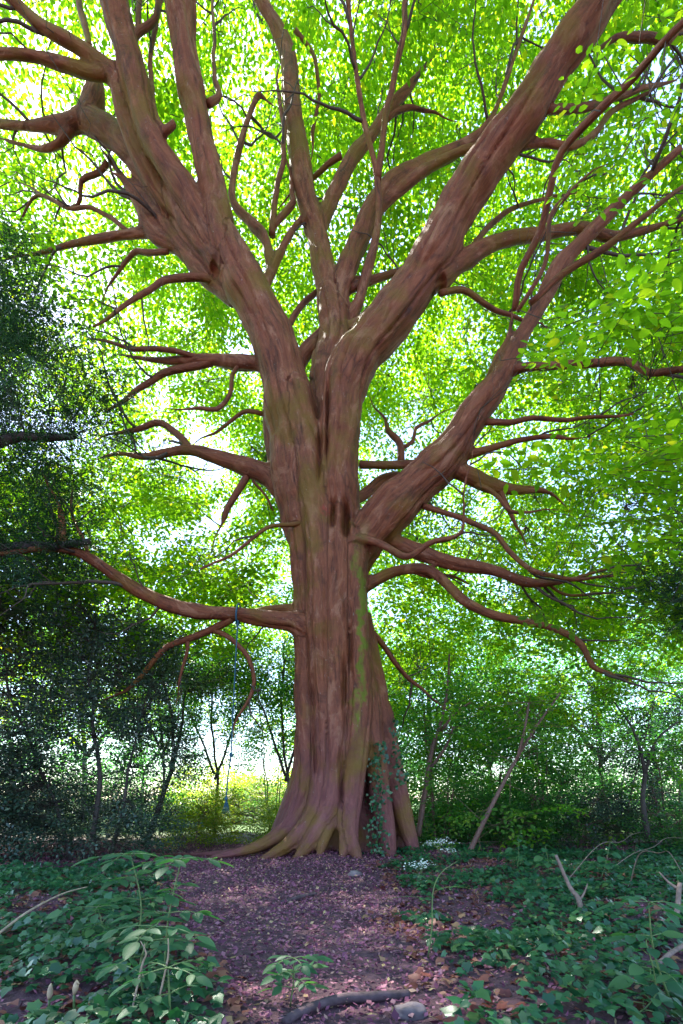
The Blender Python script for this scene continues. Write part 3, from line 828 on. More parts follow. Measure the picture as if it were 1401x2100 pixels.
nodes = np.concatenate([resample(s[1], s[2], .35)[0] for s in SK if s[0] != 'trunk'])
nodes_r = np.concatenate([resample(s[1], s[2], .35)[1] for s in SK if s[0] != 'trunk'])
nodes = np.concatenate([nodes] + [q_[0][1:] for q_ in SPROUT]); nodes_r = np.concatenate([nodes_r] + [q_[1][1:] for q_ in SPROUT])
cen = pos[rng.permutation(len(pos))[:700]]
cprj = proj(cen)
segA, segB, segRA, segRB = [], [], [], []
for q_ in SPROUT:
    if len(q_[0]) == 6: segA.append(q_[0][:-1]); segB.append(q_[0][1:]); segRA.append(q_[1][:-1]); segRB.append(q_[1][1:])
bn, br = [nodes], [nodes_r]
for c in cen:
    d2 = np.linalg.norm(nodes - c, axis=1) + 2.0 * np.maximum(0, nodes[:, 2] - c[2])
    k = int(d2.argmin()); a_ = nodes[k]
    L = np.linalg.norm(c - a_)
    if L < .5 or L > 4.5 or (c[1] < 9.5 and abs(c[0]) < 4.2) or abs(c[2] - a_[2]) > .75 * L: continue
    n = max(4, int(L / .45)); t = np.linspace(0, 1, n + 1)[:, None]
    lift = np.array([0, 0, .18 * L])
    pp = a_ * (1 - t) + c * t + lift * (t * (1 - t) * 2)
    wv = np.array([[noise.noise(Vector(x) * .9 + Vector((j * 7, 2, 1))) for j in range(3)] for x in pp]) * .30 * np.sin(np.pi * t) + np.array([[noise.noise(Vector(x) * 2.7 + Vector((j * 7, 2, 1))) for j in range(3)] for x in pp]) * .10 * np.sin(np.pi * t)
    pp = pp + wv
    r0 = min(nodes_r[k] * .8, .012 + .009 * L)
    rad = np.linspace(r0, .005, n + 1)
    segA.append(pp[:-1]); segB.append(pp[1:]); segRA.append(rad[:-1]); segRB.append(rad[1:])
    bn.append(pp[2:]); br.append(rad[2:])
bn = np.concatenate(bn)
segs = tuple(np.concatenate(x) for x in (segA, segB, segRA, segRB))
twig_mesh('branchlets', segs, MAT['twig'], TREE)
near_i = np.empty(len(pos), int)
for s in range(0, len(pos), 1500):
    near_i[s:s + 1500] = np.linalg.norm(start[s:s + 1500, None] - bn[None], axis=2).argmin(1)
dn = np.linalg.norm(start - bn[near_i], axis=1)
m = dn < 2.2
end = start + RM[:, :, 0] * .85 * scl[:, None] - np.array([0, 0, .06])
mid = (start[m] + bn[near_i[m]]) / 2 + rng.normal(0, .12, (m.sum(), 3))
ta = np.concatenate([bn[near_i[m]], mid, start]); tb = np.concatenate([mid, start[m], end])
ra = np.concatenate([np.full(m.sum(), .007), np.full(m.sum(), .006), np.full(len(start), .005)])
rb = np.concatenate([np.full(m.sum(), .006), np.full(m.sum(), .005), np.full(len(start), .002)])
twig_mesh('twigs', (ta, tb, ra, rb), MAT['twig'], TREE)

# ------------------------------------------------------------------ understorey
def bush(name, label, cat, base, lumps, nspray, mat, templ, stems, barkm, thr=-.15, ns=.7, group=None, tilt=.4, sscale=(.7, 1.2), minz=.15, stem_r=.03, hollow=.35, droop=-.1):
    """lumps: (cx,cy,cz,rx,ry,rz) ellipsoids filled with sprays; stems: polylines in world space"""
    rs = np.random.default_rng(abs(hash((round(base[0], 2), round(base[1], 2), nspray))) % 2 ** 31)
    root = thing(name, label, cat, base, group)
    L = np.array(lumps, float)
    w = (L[:, 3] * L[:, 4] * L[:, 5]) ** .75; w /= w.sum()
    which = rs.choice(len(L), nspray * 3, p=w)
    c = rs.normal(0, 1, (nspray * 3, 3)); c = unit(c) * (hollow + (1 - hollow) * rs.random((nspray * 3, 1)) ** .6)
    ps = L[which, :3] + c * L[which, 3:]
    ps = ps[ps[:, 2] > g(ps[:, 0], ps[:, 1]) + minz]
    ff_ = fbm(ps, ns, base[0])
    ps = ps[(ff_ + rs.uniform(-.15, .15, len(ff_))) > thr][:nspray]
    ctr = np.array([base[0], base[1], 0.])
    d = ps - ctr; d[:, 2] *= .25
    d = unit(d) + rs.normal(0, .5, ps.shape); d[:, 2] += droop
    RMb = spray_frames(d, rs, tilt)
    sb = rs.uniform(*sscale, len(ps))
    O, A, Nn, S = place_sprays(templ, ps, RMb, sb, rs)
    F3 = frames(A, Nn)
    narrow = templ is YEW
    me = scatter('crown', NEED_V if narrow else QUAD_V, NEED_F, O, F3, S, rs.random(len(O)))
    link('crown', me, mat, root, 'stuff')
    for k, st in enumerate(stems):
        st = np.array(st, float)
        rad = np.linspace(stem_r, stem_r * .3, len(st)) * (1 if k == 0 else .75)
        p, r = resample(st, rad, .3)
        p = p + np.array([[noise.noise(Vector(x) * 1.5 + Vector((j * 5, 0, k))) for j in range(3)] for x in p]) * .08 * np.clip(np.arange(len(p)) / 3, 0, 1)[:, None]
        tube_obj('trunk' if (k == 0 and stem_r > .05) else 'stem', p, r, barkm, root, 6, .3)
    # twigs to a third of the sprays
    sn = np.concatenate([resample(np.array(st, float), np.ones(len(st)), .4)[0] for st in stems])
    sel = rs.permutation(len(ps))[:max(10, len(ps) // 3)]
    q_ = ps[sel]; nn = np.linalg.norm(q_[:, None] - sn[None], axis=2).argmin(1)
    mid_ = (q_ + sn[nn]) / 2 + rs.normal(0, .12, q_.shape); mid_[:, 2] += .08
    n_ = len(sel)
    o = twig_mesh('twigs', (np.concatenate([sn[nn], mid_]), np.concatenate([mid_, q_]), np.concatenate([np.full(n_, .009), np.full(n_, .006)]), np.concatenate([np.full(n_, .006), np.full(n_, .003)])), barkm, root)
    return root

YEW = [spray_template(7, .055, .6, 16, np.random.default_rng(40 + s), True) for s in range(4)]
HOLLY = [spray_template(5, .075, .5, 6, np.random.default_rng(50 + s)) for s in range(4)]
SHR = [spray_template(5, .10, .65, 6, np.random.default_rng(60 + s)) for s in range(4)]

def W(px, py, Y): return tuple(P(px, py, Y))
def gr(x, y): return (x, y, float(g(x, y)))

# dark holly mass at the left
bx, by = -4.6, 9.4
bush('holly_bush', 'big dark holly bush with sun flecked leaves left of the great tree', 'bush', gr(bx, by),
     [(-4.9, 9.6, 1.6, 2.0, 1.3, 1.9), (-6.3, 9.2, 2.6, 1.9, 1.6, 2.4), (-4.3, 9.9, 3.2, 1.5, 1.2, 1.3), (-5.8, 9.4, 4.6, 1.6, 1.3, 1.3), (-4.6, 9.2, .75, 1.7, .7, .8), (-6.6, 8.9, .9, 1.7, .8, 1.0)],
     2700, MAT['holly'], HOLLY, [[gr(bx, by), (-4.5, 9.5, 1.5), (-4.7, 9.6, 3), (-4.6, 9.6, 4.3)], [gr(-4.9, 9.3), (-5.4, 9.4, 1.4), (-6, 9.3, 3), (-6.2, 9.2, 4.5)], [gr(-4.3, 9.5), (-4.0, 9.6, 1.4), (-3.9, 9.8, 2.6)]],
     MAT['dark_bark'], thr=-.22, stem_r=.06)
# yew reaching in from the left
bush('yew_tree', 'dark yew with flat needled boughs reaching in from the left edge', 'tree', gr(-7.4, 8.2),
     [(-5.6, 8.0, 6.9, 2.3, 1.5, 1.3), (-5.3, 8.2, 5.2, 2.0, 1.5, .8), (-5.9, 8.0, 9.0, 1.2, 1.2, .8), (-6.55, 8.0, 10.7, 1.1, 1.2, 1.0), (-5.9, 7.8, 8.0, 1.5, 1.2, .5), (-6.6, 8.0, 4.0, 1.6, 1.4, .9)],
     600, MAT['yew'], YEW, [[gr(-7.4, 8.2), (-7.3, 8.2, 3), (-7.4, 8.2, 7), (-7.2, 8.2, 12)], [(-7.3, 8.2, 5.6), (-6, 8.1, 6.6), (-4.2, 8, 6.8)], [(-7.3, 8.2, 8), (-6.5, 8, 9), (-5.4, 8, 9.1)], [(-7.3, 8.2, 4), (-6, 8.2, 5), (-4, 8.2, 5.2)]],
     MAT['dark_bark'], thr=-.10, ns=.8, stem_r=.22, tilt=.25, sscale=(.9, 1.5), hollow=.1, droop=-.12)
# slim leaning tree in front of the bright clearing
b0 = P(298, 1728, 11.5)
bush('leaning_tree', 'slim dark leaning tree beside the bright clearing', 'tree', gr(b0[0], b0[1]),
     [(*P(330, 1430, 11.6), .95, .9, 1.3), (*P(285, 1300, 11.8), .9, .9, .8), (*P(370, 1560, 11.6), .5, .5, .5), (*P(230, 1420, 11.4), .8, .8, 1.3), (*P(440, 1400, 12.2), .6, .6, .9)],
     620, MAT['holly'], HOLLY, [[gr(b0[0], b0[1]), W(330, 1640, 11.5), W(352, 1560, 11.5), W(345, 1440, 11.6), W(320, 1330, 11.7)], [W(350, 1570, 11.5), W(372, 1500, 11.6), W(385, 1420, 11.8)], [W(344, 1440, 11.6), W(300, 1400, 11.6), W(250, 1350, 11.6)]],
     MAT['dark_bark'], thr=-.12, stem_r=.07)
# sunlit shrubs round the clearing
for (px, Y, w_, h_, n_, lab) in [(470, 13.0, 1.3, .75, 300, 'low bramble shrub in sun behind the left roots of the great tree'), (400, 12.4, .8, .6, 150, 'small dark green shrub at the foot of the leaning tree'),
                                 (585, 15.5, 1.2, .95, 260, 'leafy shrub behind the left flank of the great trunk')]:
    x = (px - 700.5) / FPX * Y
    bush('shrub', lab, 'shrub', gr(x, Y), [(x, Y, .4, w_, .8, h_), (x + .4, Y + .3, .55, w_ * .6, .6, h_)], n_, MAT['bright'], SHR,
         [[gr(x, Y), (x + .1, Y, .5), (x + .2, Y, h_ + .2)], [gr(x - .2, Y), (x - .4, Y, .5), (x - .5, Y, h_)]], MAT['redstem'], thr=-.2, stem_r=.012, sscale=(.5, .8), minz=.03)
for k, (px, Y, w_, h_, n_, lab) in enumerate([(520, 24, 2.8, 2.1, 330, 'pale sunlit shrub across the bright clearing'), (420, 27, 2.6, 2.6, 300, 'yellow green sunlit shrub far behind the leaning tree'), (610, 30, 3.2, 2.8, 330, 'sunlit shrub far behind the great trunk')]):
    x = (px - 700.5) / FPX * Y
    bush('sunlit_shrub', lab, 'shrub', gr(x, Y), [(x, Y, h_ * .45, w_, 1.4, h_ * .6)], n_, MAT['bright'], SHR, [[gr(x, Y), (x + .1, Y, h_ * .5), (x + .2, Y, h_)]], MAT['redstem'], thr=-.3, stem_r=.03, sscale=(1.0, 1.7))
# thicket right of the trunk
TH = [(900, 12.0, 1.2, 3.4, 420, 'shrub', 'glossy shrub close behind the right flank of the great trunk'),
      (1010, 13.5, 1.6, 4.0, 460, 'shrub', 'tall dark shrub behind the slanting pole'),
      (1130, 12.5, 1.5, 3.2, 420, 'shrub', 'broad leaved shrub behind the fallen branches'),
      (1260, 13.5, 1.9, 4.2, 520, 'holly', 'dark shrub with white sky gaps at the right of the thicket'),
      (1390, 11.5, 1.5, 3.6, 420, 'holly', 'dark shrub at the outer right of the thicket'),
      (820, 16.0, 1.8, 4.5, 380, 'shrub', 'tall shrub half hidden behind the great trunk'),
      (560, 17.5, 1.6, 4.6, 200, 'shrub', 'thin leafy young tree behind the hanging rope')]
for (px, Y, w_, h_, n_, mt, lab) in TH:
    x = (px - 700.5) / FPX * Y
    st = []
    for k in range(4):
        dx, dy = R.uniform(-.5, .5) * w_, R.uniform(-.4, .4)
        st.append([gr(x + dx * .3, Y + dy * .3), (x + dx * .6, Y + dy * .6, h_ * .35), (x + dx, Y + dy, h_ * .7), (x + dx * 1.5, Y + dy, h_ * 1.02)])
    bush('thicket_shrub', lab, 'shrub', gr(x, Y), [(x, Y, h_ * .32, w_, 1.0, h_ * .36), (x + R.uniform(-.4, .4), Y, h_ * .72, w_ * .9, .9, h_ * .34)], int(n_ * .75), MAT[mt], SHR if mt == 'shrub' else HOLLY, st, MAT['redstem'], thr=.06, ns=1.1, stem_r=.028, sscale=(.6, 1.1), hollow=.2)
for k, (px, Y, w_, h_, n_, mt, lab) in enumerate([(845, 13.2, 1.3, 1.1, 260, 'shrub', 'low shrub filling the gap right behind the great roots'), (960, 12.2, 1.2, 1.0, 240, 'shrub', 'low shrub around the foot of the thin reddish sapling'), (1075, 11.8, 1.3, 1.1, 280, 'shrub', 'low leafy shrub behind the slanting pole'),
        (1190, 11.6, 1.2, 1.0, 260, 'holly', 'low dark shrub behind the forked dead branch'), (1310, 12.2, 1.4, 1.2, 280, 'holly', 'low dark shrub around the twisting sapling'), (1430, 10.5, 1.2, 1.1, 240, 'shrub', 'low shrub at the right end of the thicket'),
        (950, 16.5, 1.9, 1.6, 260, 'shrub', 'rounded shrub in the second row behind the thin reddish sapling'), (1130, 16, 2.0, 1.7, 280, 'shrub', 'rounded shrub in the second row behind the fallen branches'), (1330, 16, 2.0, 1.7, 280, 'shrub', 'rounded shrub in the second row at the right'),
        (330, 14, 1.3, 1.1, 200, 'shrub', 'low shrub behind the leaning tree'), (160, 13.5, 1.8, 1.5, 300, 'holly', 'low dark shrub behind the holly bush'), (-20, 12.5, 1.8, 1.5, 260, 'holly', 'low dark shrub left behind the holly bush'),
        (60, 18, 2.4, 2.3, 260, 'shrub', 'wide shrub two rows behind the holly bush'), (230, 18.5, 2.3, 2.0, 240, 'shrub', 'wide shrub two rows behind the leaning tree'), (70, 11.2, 1.5, 2.0, 300, 'holly', 'man high dark shrub close behind the holly bush stems'), (215, 11.6, 1.2, 1.7, 240, 'holly', 'dark shrub filling the gap between holly and leaning tree'), (-120, 17, 2.4, 2.3, 240, 'shrub', 'wide shrub at the far left rear'),
        (890, 20, 2.4, 2.3, 250, 'shrub', 'wide rear shrub seen past the right of the trunk'), (1040, 20.5, 2.4, 2.3, 250, 'shrub', 'wide rear shrub behind the tall dark shrub'),
        (1220, 20, 2.4, 2.4, 250, 'shrub', 'wide rear shrub behind the thicket with sky gaps'), (1400, 19, 2.4, 2.4, 250, 'shrub', 'wide rear shrub behind the twisting sapling')]):
    x = (px - 700.5) / FPX * Y
    bush('low_shrub', lab, 'shrub', gr(x, Y), [(x, Y, h_ * .4, w_, .8, h_ * .65), (x + .3, Y + .2, h_ * .6, w_ * .7, .7, h_ * .6)], n_ if Y < 15 else n_ // 2, MAT[mt], SHR if mt == 'shrub' else HOLLY,
         [[gr(x, Y), (x + .1, Y, h_ * .5), (x + .25, Y, h_)], [gr(x - .1, Y), (x - .4, Y, h_ * .5), (x - .5, Y, h_ * .9)]], MAT['redstem'], thr=-.2, ns=1.2, stem_r=.012, sscale=(.6, 1.0) if Y < 15 else (.9, 1.4), minz=.02, hollow=.1)
for k, (px, Y, z0, z1, w_, n_, lab) in enumerate([(440, 15.5, 1.7, 6.0, 1.6, 520, 'airy young tree behind the knotted rope'), (330, 17, 2.5, 6.5, 1.8, 300, 'airy young tree behind the leaning tree crown'), (585, 14.2, 1.6, 5.6, 1.2, 330, 'airy young tree at the left flank of the great trunk')]):
    x = (px - 700.5) / FPX * Y
    zm, rz = (z0 + z1) / 2, (z1 - z0) / 2
    bush('young_tree', lab, 'tree', gr(x, Y), [(x, Y, zm, w_, 1.0, rz), (x + .3, Y, zm + .6, w_ * .8, 1, rz * .7)], n_, MAT['shrub'], SHR,
         [[gr(x, Y), (x + .1, Y, z0 * .8), (x - .1, Y, zm), (x, Y, z1)], [(x, Y, z0), (x + w_ * .5, Y, zm), (x + w_ * .8, Y, zm + .5)], [(x, Y, z0 * 1.1), (x - w_ * .5, Y, zm), (x - w_ * .8, Y, zm + .3)]], MAT['dark_bark'], thr=-.06, ns=1.1, stem_r=.055, sscale=(.6, 1.05), hollow=.1)
# far trees ringing the clearing
FT = [(-140, 24), (20, 28), (170, 23), (290, 36), (690, 27), (800, 30), (880, 22), (1000, 26), (1110, 31), (1230, 23), (1340, 28), (1460, 24)]
FL = ['at the far left edge of the wood', 'behind the dark holly bush', 'behind the yew boughs', 'far beyond the leaning tree', 'straight behind the great trunk', 'just right behind the great trunk', 'behind the glossy shrub', 'behind the tall dark shrub',
      'far behind the broad leaved shrub', 'rising behind the thicket with sky gaps', 'far beyond the right thicket', 'at the far right edge of the wood']
for (px, Y), wh in zip(FT, FL):
    x = (px - 700.5) / FPX * Y
    h_ = R.uniform(8.5, 11.5); w_ = R.uniform(2.4, 3.2)
    bush('woodland_tree', 'leafy woodland tree ' + wh, 'tree', gr(x, Y), [(x, Y, h_ * .35, w_, w_, h_ * .22), (x + .6, Y, h_ * .62, w_ * 1.1, w_, h_ * .26), (x - .8, Y, h_ * .85, w_ * .8, w_, h_ * .2)], 330, MAT['shrub'], SHR,
         [[gr(x, Y), (x + .1, Y, h_ * .3), (x - .1, Y, h_ * .6), (x, Y, h_ * .95)], [(x, Y, h_ * .3), (x + w_ * .5, Y, h_ * .5), (x + w_ * .8, Y, h_ * .6)], [(x, Y, h_ * .35), (x - w_ * .5, Y, h_ * .55), (x - w_ * .8, Y, h_ * .7)]],
         MAT['dark_bark'], thr=.03, ns=.6, stem_r=.14, sscale=(1.4, 2.3), group='woodland trees behind the great tree')
# far wood closing the view
n = 1300
th = rng.uniform(-75, 75, n); rd = rng.uniform(42, 60, n)
fp = np.stack([rd * np.sin(np.radians(th)), rd * np.cos(np.radians(th)), rng.uniform(.1, 1, n) * (5 + 2.5 * np.sin(th * .21) + 1.5 * np.sin(th * .57))], 1)
d = rng.normal(0, 1, fp.shape); d[:, 2] *= .3
O, A, Nn, S = place_sprays(SHR, fp, spray_frames(d, rng, .6), rng.uniform(2.5, 4.5, n), rng)
fw = link('far_wood', scatter('far_wood', QUAD_V, NEED_F, O, frames(A, Nn), S, rng.random(len(O))), MAT['shrub'], None, 'stuff')
tag(fw, 'hazy far belt of woodland closing the view behind the trees', 'woodland')

# saplings and slanting pole on the right
def sapling(name, label, cat, stems, r0, mat, leaves, parent_loc):
    root = thing(name, label, cat, parent_loc)
    if leaves:
        rs = np.random.default_rng(leaves)
        al_ = np.concatenate([resample(np.array([W(*q_) for q_ in st]), np.ones(len(st)), .15)[0][3:] for st in stems])
        q0 = al_[rs.integers(0, len(al_), leaves)]
        q1 = q0 + rs.normal(0, 1, q0.shape) * np.array([.55, .45, .30])
        dd = q1 - q0; dd[:, 2] *= .4
        O, A, Nn, S = place_sprays(TEMPL, q1, spray_frames(dd, rs, .3), rs.uniform(.55, .9, leaves), rs)
        link('crown', scatter('crown', LEAF_V, LEAF_F, O, frames(A, Nn), S, rs.random(len(O))), MAT['bright_leaf'], root, 'stuff')
        twig_mesh('twigs', (q0, q1, np.full(leaves, .006), np.full(leaves, .003)), mat, root)
    for k, st in enumerate(stems):
        tube_obj('stem', [W(*q_) for q_ in st], np.linspace(r0 * (1 if k == 0 else .6), r0 * .3, len(st)), mat, root, 7, .15)
    return root
b0 = P(858, 1712, 11.0)
sapling('thin_sapling', 'thin reddish stemmed sapling with loose leaves right of the great trunk', 'sapling', [[(858, 1715, 11), (872, 1620, 11), (888, 1530, 11), (905, 1480, 11), (918, 1410, 11), (922, 1330, 11)], [(905, 1500, 11), (930, 1465, 10.9), (965, 1440, 10.8)], [(880, 1580, 11), (915, 1530, 10.9), (930, 1490, 10.8)]], .065, MAT['redstem'], 60, (b0[0], b0[1], float(g(b0[0], b0[1]))))
b0 = P(962, 1755, 9.6)
sapling('slanting_pole', 'slanting young trunk with loose leaves leaning right over the ivy', 'sapling', [[(955, 1765, 9.6), (985, 1700, 9.6), (1020, 1630, 9.6), (1060, 1555, 9.6), (1100, 1490, 9.6), (1150, 1420, 9.6)], [(1060, 1560, 9.6), (1075, 1500, 9.5), (1085, 1440, 9.5)]], .055, MAT['redstem'], 60, (b0[0], b0[1], float(g(b0[0], b0[1]))))
b0 = P(1320, 1720, 10.5)
sapling('grey_sapling', 'dark twisting sapling at the right of the thicket', 'sapling', [[(1330, 1720, 10.5), (1318, 1640, 10.5), (1322, 1580, 10.5), (1300, 1500, 10.5), (1260, 1440, 10.5)], [(1322, 1590, 10.5), (1345, 1520, 10.4), (1390, 1480, 10.4)]], .06, MAT['dark_bark'], 45, (b0[0], b0[1], float(g(b0[0], b0[1]))))

# conifer bough at the right edge
bush('conifer', 'blue green conifer bough reaching in from the right edge', 'tree', gr(5.6, 6.2),
     [(4.35, 6.2, 3.65, .8, .5, .28), (4.7, 6.2, 3.3, .7, .5, .2)], 60, MAT['yew'], YEW, [[gr(5.6, 6.2), (5.5, 6.2, 2), (5.6, 6.2, 5)], [(5.55, 6.2, 3.4), (4.8, 6.2, 3.6), (4.0, 6.2, 3.5)]], MAT['dark_bark'], thr=-1, stem_r=.09, sscale=(.7, 1.1), hollow=.1)

# ------------------------------------------------------------------ forest floor
def in_ivy(x, y):
    pr_ = np.stack([700.5 + x / y * FPX, HOR + CAM_H / y * FPX], 1)
    wob = 25 * np.sin(x * 3.1 + y * 2.0) + 14 * np.sin(x * 7 - y * 5)
    left = (pr_[:, 0] < 330 + np.clip((pr_[:, 1] - 1790) * .42, 0, 120) + wob) & (pr_[:, 1] > 1788 + wob * .4)
    right = (pr_[:, 0] > 800 + np.clip((pr_[:, 1] - 1765) * .42, 0, 150) + wob) & (pr_[:, 1] > 1745 + wob * .3)
    return left, right

def floor_points(n, xl, y0, y1):
    y = np.sqrt(rng.uniform(y0 ** 2, y1 ** 2, n))
    x = rng.uniform(-1, 1, n) * (xl * y + .4)
    return x, y

x, y = floor_points(135000, .72, 1.9, 12.5)
l_, r_ = in_ivy(x, y)
k_ = ~((l_ | r_) & (rng.random(len(x)) < .45))
x, y = x[k_], y[k_]
O = np.stack([x, y, g(x, y) + rng.uniform(.0, .035, len(x))], 1)
A = rng.normal(0, 1, O.shape); A[:, 2] = rng.normal(0, .4, len(x))
Nn = np.stack([rng.normal(0, .45, len(x)), rng.normal(0, .45, len(x)), np.ones(len(x))], 1)
flip = rng.random(len(x)) < .5
Nn[flip] *= -1; 
S = rng.uniform(.020, .034, len(x)) + .034 * rng.random(len(x)) ** 3
lit = link('leaf_litter', scatter('leaf_litter', np.array([(0, 0, .03), (.45, .30, .14), (1, .04, .12), (.5, -.28, .0)]), NEED_F, O, frames(A, Nn), np.stack([S, S * rng.uniform(.6, 1.1, len(S)), S * rng.uniform(.4, 2.0, len(S))], 1), rng.random(len(x))), MAT['litter'], None, 'stuff')
tag(lit, 'purplish brown fallen leaves covering the path to the great tree', 'fallen leaves')
# larger reddish leaves at the ivy edges
x, y = floor_points(9000, .72, 1.9, 9)
l_, r_ = in_ivy(x + .25, y); l2, r2 = in_ivy(x - .25, y)
k_ = (r_ | l2) & (rng.random(len(x)) < .55)
x, y = x[k_], y[k_]
O = np.stack([x, y, g(x, y) + rng.uniform(.01, .04, len(x))], 1)
A = rng.normal(0, 1, O.shape); A[:, 2] = rng.normal(0, .25, len(x))
Nn = np.stack([rng.normal(0, .4, len(x)), rng.normal(0, .4, len(x)), np.ones(len(x))], 1)
lit2 = link('red_leaf_litter', scatter('red_leaf_litter', IVY_V * np.array([.9, 1, 2.2]), IVY_F, O, frames(A, Nn), rng.uniform(.05, .095, len(x)), rng.random(len(x))), MAT['red_litter'], None, 'stuff')
tag(lit2, 'larger reddish fallen leaves lying among the ivy', 'fallen leaves')

# ivy carpets
def ivy(side, n, label):
    x, y = floor_points(n, .76, 1.85, 11.5)
    l_, r_ = in_ivy(x, y)
    k_ = l_ if side == 'l' else r_
    x, y = x[k_], y[k_]
    f = np.array([noise.noise((a_ * 1.3, b_ * 1.3, 4.2 if side == 'l' else 9.1)) for a_, b_ in zip(x, y)])
    pr_ = 700.5 + x / y * FPX
    bare = -.25 if side == 'l' else np.where(pr_ < 1060, .02, -.32)
    k_ = f + rng.uniform(-.12, .12, len(x)) > bare
    x, y, f = x[k_], y[k_], f[k_]
    h = rng.uniform(.02, .16, len(x)) * (.7 + .9 * np.clip(f, 0, 1)) * (1.25 if side == 'l' else 1)
    O = np.stack([x, y, g(x, y) + h], 1)
    A = rng.normal(0, 1, O.shape); A[:, 1] -= .5; A[:, 2] = rng.normal(-.25, .25, len(x))
    Nn = np.stack([rng.normal(0, .38, len(x)), rng.normal(-.25, .38, len(x)), np.ones(len(x))], 1)
    o = link('ivy', scatter('ivy', IVY_V, IVY_F, O, frames(A, Nn), rng.uniform(.038, .085, len(x)), rng.random(len(x))), MAT['ivy'], None, 'stuff')
    tag(o, label, 'ivy')
    a_ = O - np.array([0, 0, 1.0]) * h[:, None] + rng.normal(0, .03, O.shape) * np.array([1, 1, 0])
    return O, a_
iv1 = ivy('l', 66000, 'dense dark ivy carpet under the leggy saplings left of the path')
iv2 = ivy('r', 56000, 'broken ivy carpet with reddish leaves right of the path')

# ivy on the trunk foot
it = thing('trunk_ivy', 'small ivy climbing the hollow at the right foot of the great trunk', 'ivy', P(775, 1760, 9.0))
n = 260
px_, py_ = rng.normal(0, 12, n), rng.uniform(1520, 1755, n)
O = np.array([P(772 + (1755 - b_) * .02 + a_, b_, 8.93 - .03 * rng.random() - max(0, (b_ - 1690)) * .002) for a_, b_ in zip(px_, py_)])
n2 = 90
O2 = np.array([P(rng.normal(818, 8) - (b_ - 1540) * -.12, b_, 9.25 - .05 * rng.random()) for b_ in rng.uniform(1470, 1620, n2)])
O = np.concatenate([O, O2])
A = rng.normal(0, .6, O.shape); A[:, 2] -= .6
Nn = rng.normal(0, .35, O.shape); Nn[:, 1] -= 1
link('foliage', scatter('foliage', IVY_V, IVY_F, O, frames(A, Nn), rng.uniform(.04, .075, len(O)), rng.random(len(O))), MAT['ivy'], it, 'stuff')
tube_obj('vine', [P(770, 1758, 8.8), P(774, 1700, 8.95), P(772, 1620, 8.98), P(778, 1540, 9.0)], [.012, .01, .008, .005], MAT['twig'], it, 5, .1)

# ------------------------------------------------------------------ rope hanging from the low left limb
rope = thing('rope', 'thin blue rope with knots hanging from the low left limb', 'rope', P(463, 1655, 8.75))
Yr = 8.86
tube_obj('strand', [P(488, 1272, Yr), P(484, 1340, Yr), P(480, 1420, Yr), P(476, 1500, Yr), P(474, 1547, Yr), P(468, 1590, Yr), P(464, 1640, Yr)], [.012] * 7, MAT['rope'], rope, 6, .1)
def blob(name, c, r, mat, parent, sq=(1, 1, 1), seed=0, amp=.12, seg=10):
    th = np.linspace(0, np.pi, seg); V, F = [], []
    ns_ = seg + 4
    for i, t in enumerate(th):
        for k in range(ns_):
            p_ = 2 * np.pi * k / ns_
            d_ = np.array([math.sin(t) * math.cos(p_), math.sin(t) * math.sin(p_), math.cos(t)])
            V.append(np.array(c) + d_ * np.array(sq) * r * (1 + amp * noise.noise(Vector(d_ * 1.7) + Vector((seed, 0, 0)))))
    for i in range(seg - 1):
        for k in range(ns_):
            F.append((i * ns_ + k, (i + 1) * ns_ + k, (i + 1) * ns_ + (k + 1) % ns_, i * ns_ + (k + 1) % ns_))
    return link(name, np_mesh(name, np.array(V), F, smooth=True), mat, parent)
blob('knot', P(474, 1548, Yr), .035, MAT['rope'], rope, (1, 1, 1.3))
blob('knot', P(464, 1638, Yr), .032, MAT['rope'], rope, (1, 1, 1.2))
for k in range(6):
    tube_obj('frayed_end', [P(464, 1640, Yr), P(464 + (k - 2.5) * 1.6, 1652, Yr + (k % 2) * .04), P(463 + (k - 2.5) * 3.2, 1666 + (k % 3) * 4, Yr + (k % 3 - 1) * .05)], [.008, .007, .003], MAT['rope'], rope, 5, .05)
# loop round the limb
lc = P(489, 1260, 9.0); ang = np.linspace(0, 2 * np.pi, 17)
tube_obj('loop', np.stack([lc[0] + .02 * np.sin(ang), lc[1] + .175 * np.cos(ang), lc[2] + .175 * np.sin(ang)], 1), [.016] * 17, MAT['rope'], rope, 6, .08)

# ------------------------------------------------------------------ wood, stones on the path
def stick(name, label, cat, pts, r0, r1, mat, side=(), sides=9, jit=.12):
    pts = np.array([(p_[0], p_[1], float(g(p_[0], p_[1])) + p_[2]) for p_ in pts])
    root = thing(name, label, cat, pts[0])
    tube_obj('wood', pts, np.linspace(r0, r1, len(pts)), mat, root, sides, .06, jit)
    for s_ in side:
        q_ = np.array([(p_[0], p_[1], float(g(p_[0], p_[1])) + p_[2]) for p_ in s_])
        tube_obj('side_twig', q_, np.linspace(r1 * .9, r1 * .3, len(q_)), mat, root, 6, .05, jit)
    return root
def G(px, py):
    """ground point seen at a pixel"""
    Y = CAM_H * FPX / (py - HOR)
    for _ in range(4):
        xx = (px - 700.5) / FPX * Y
        Y = (CAM_H - float(g(xx, Y))) * FPX / (py - HOR)
    return (px - 700.5) / FPX * Y, Y
def GP(px, py, dz): 
    q_ = G(px, py); return (q_[0], q_[1], dz)
stick('fallen_branch', 'dark curved fallen branch lying across the front of the path', 'branch', [GP(580, 2100, .01), GP(640, 2078, .03), GP(700, 2062, .035), GP(760, 2056, .03), GP(838, 2046, .015)], .026, .03, MAT['log'])
stick('short_stick', 'short dark stick lying on the leaves before the roots', 'branch', [GP(578, 1855, .015), GP(600, 1850, .03), GP(625, 1843, .035), GP(648, 1835, .015)], .028, .018, MAT['log'])
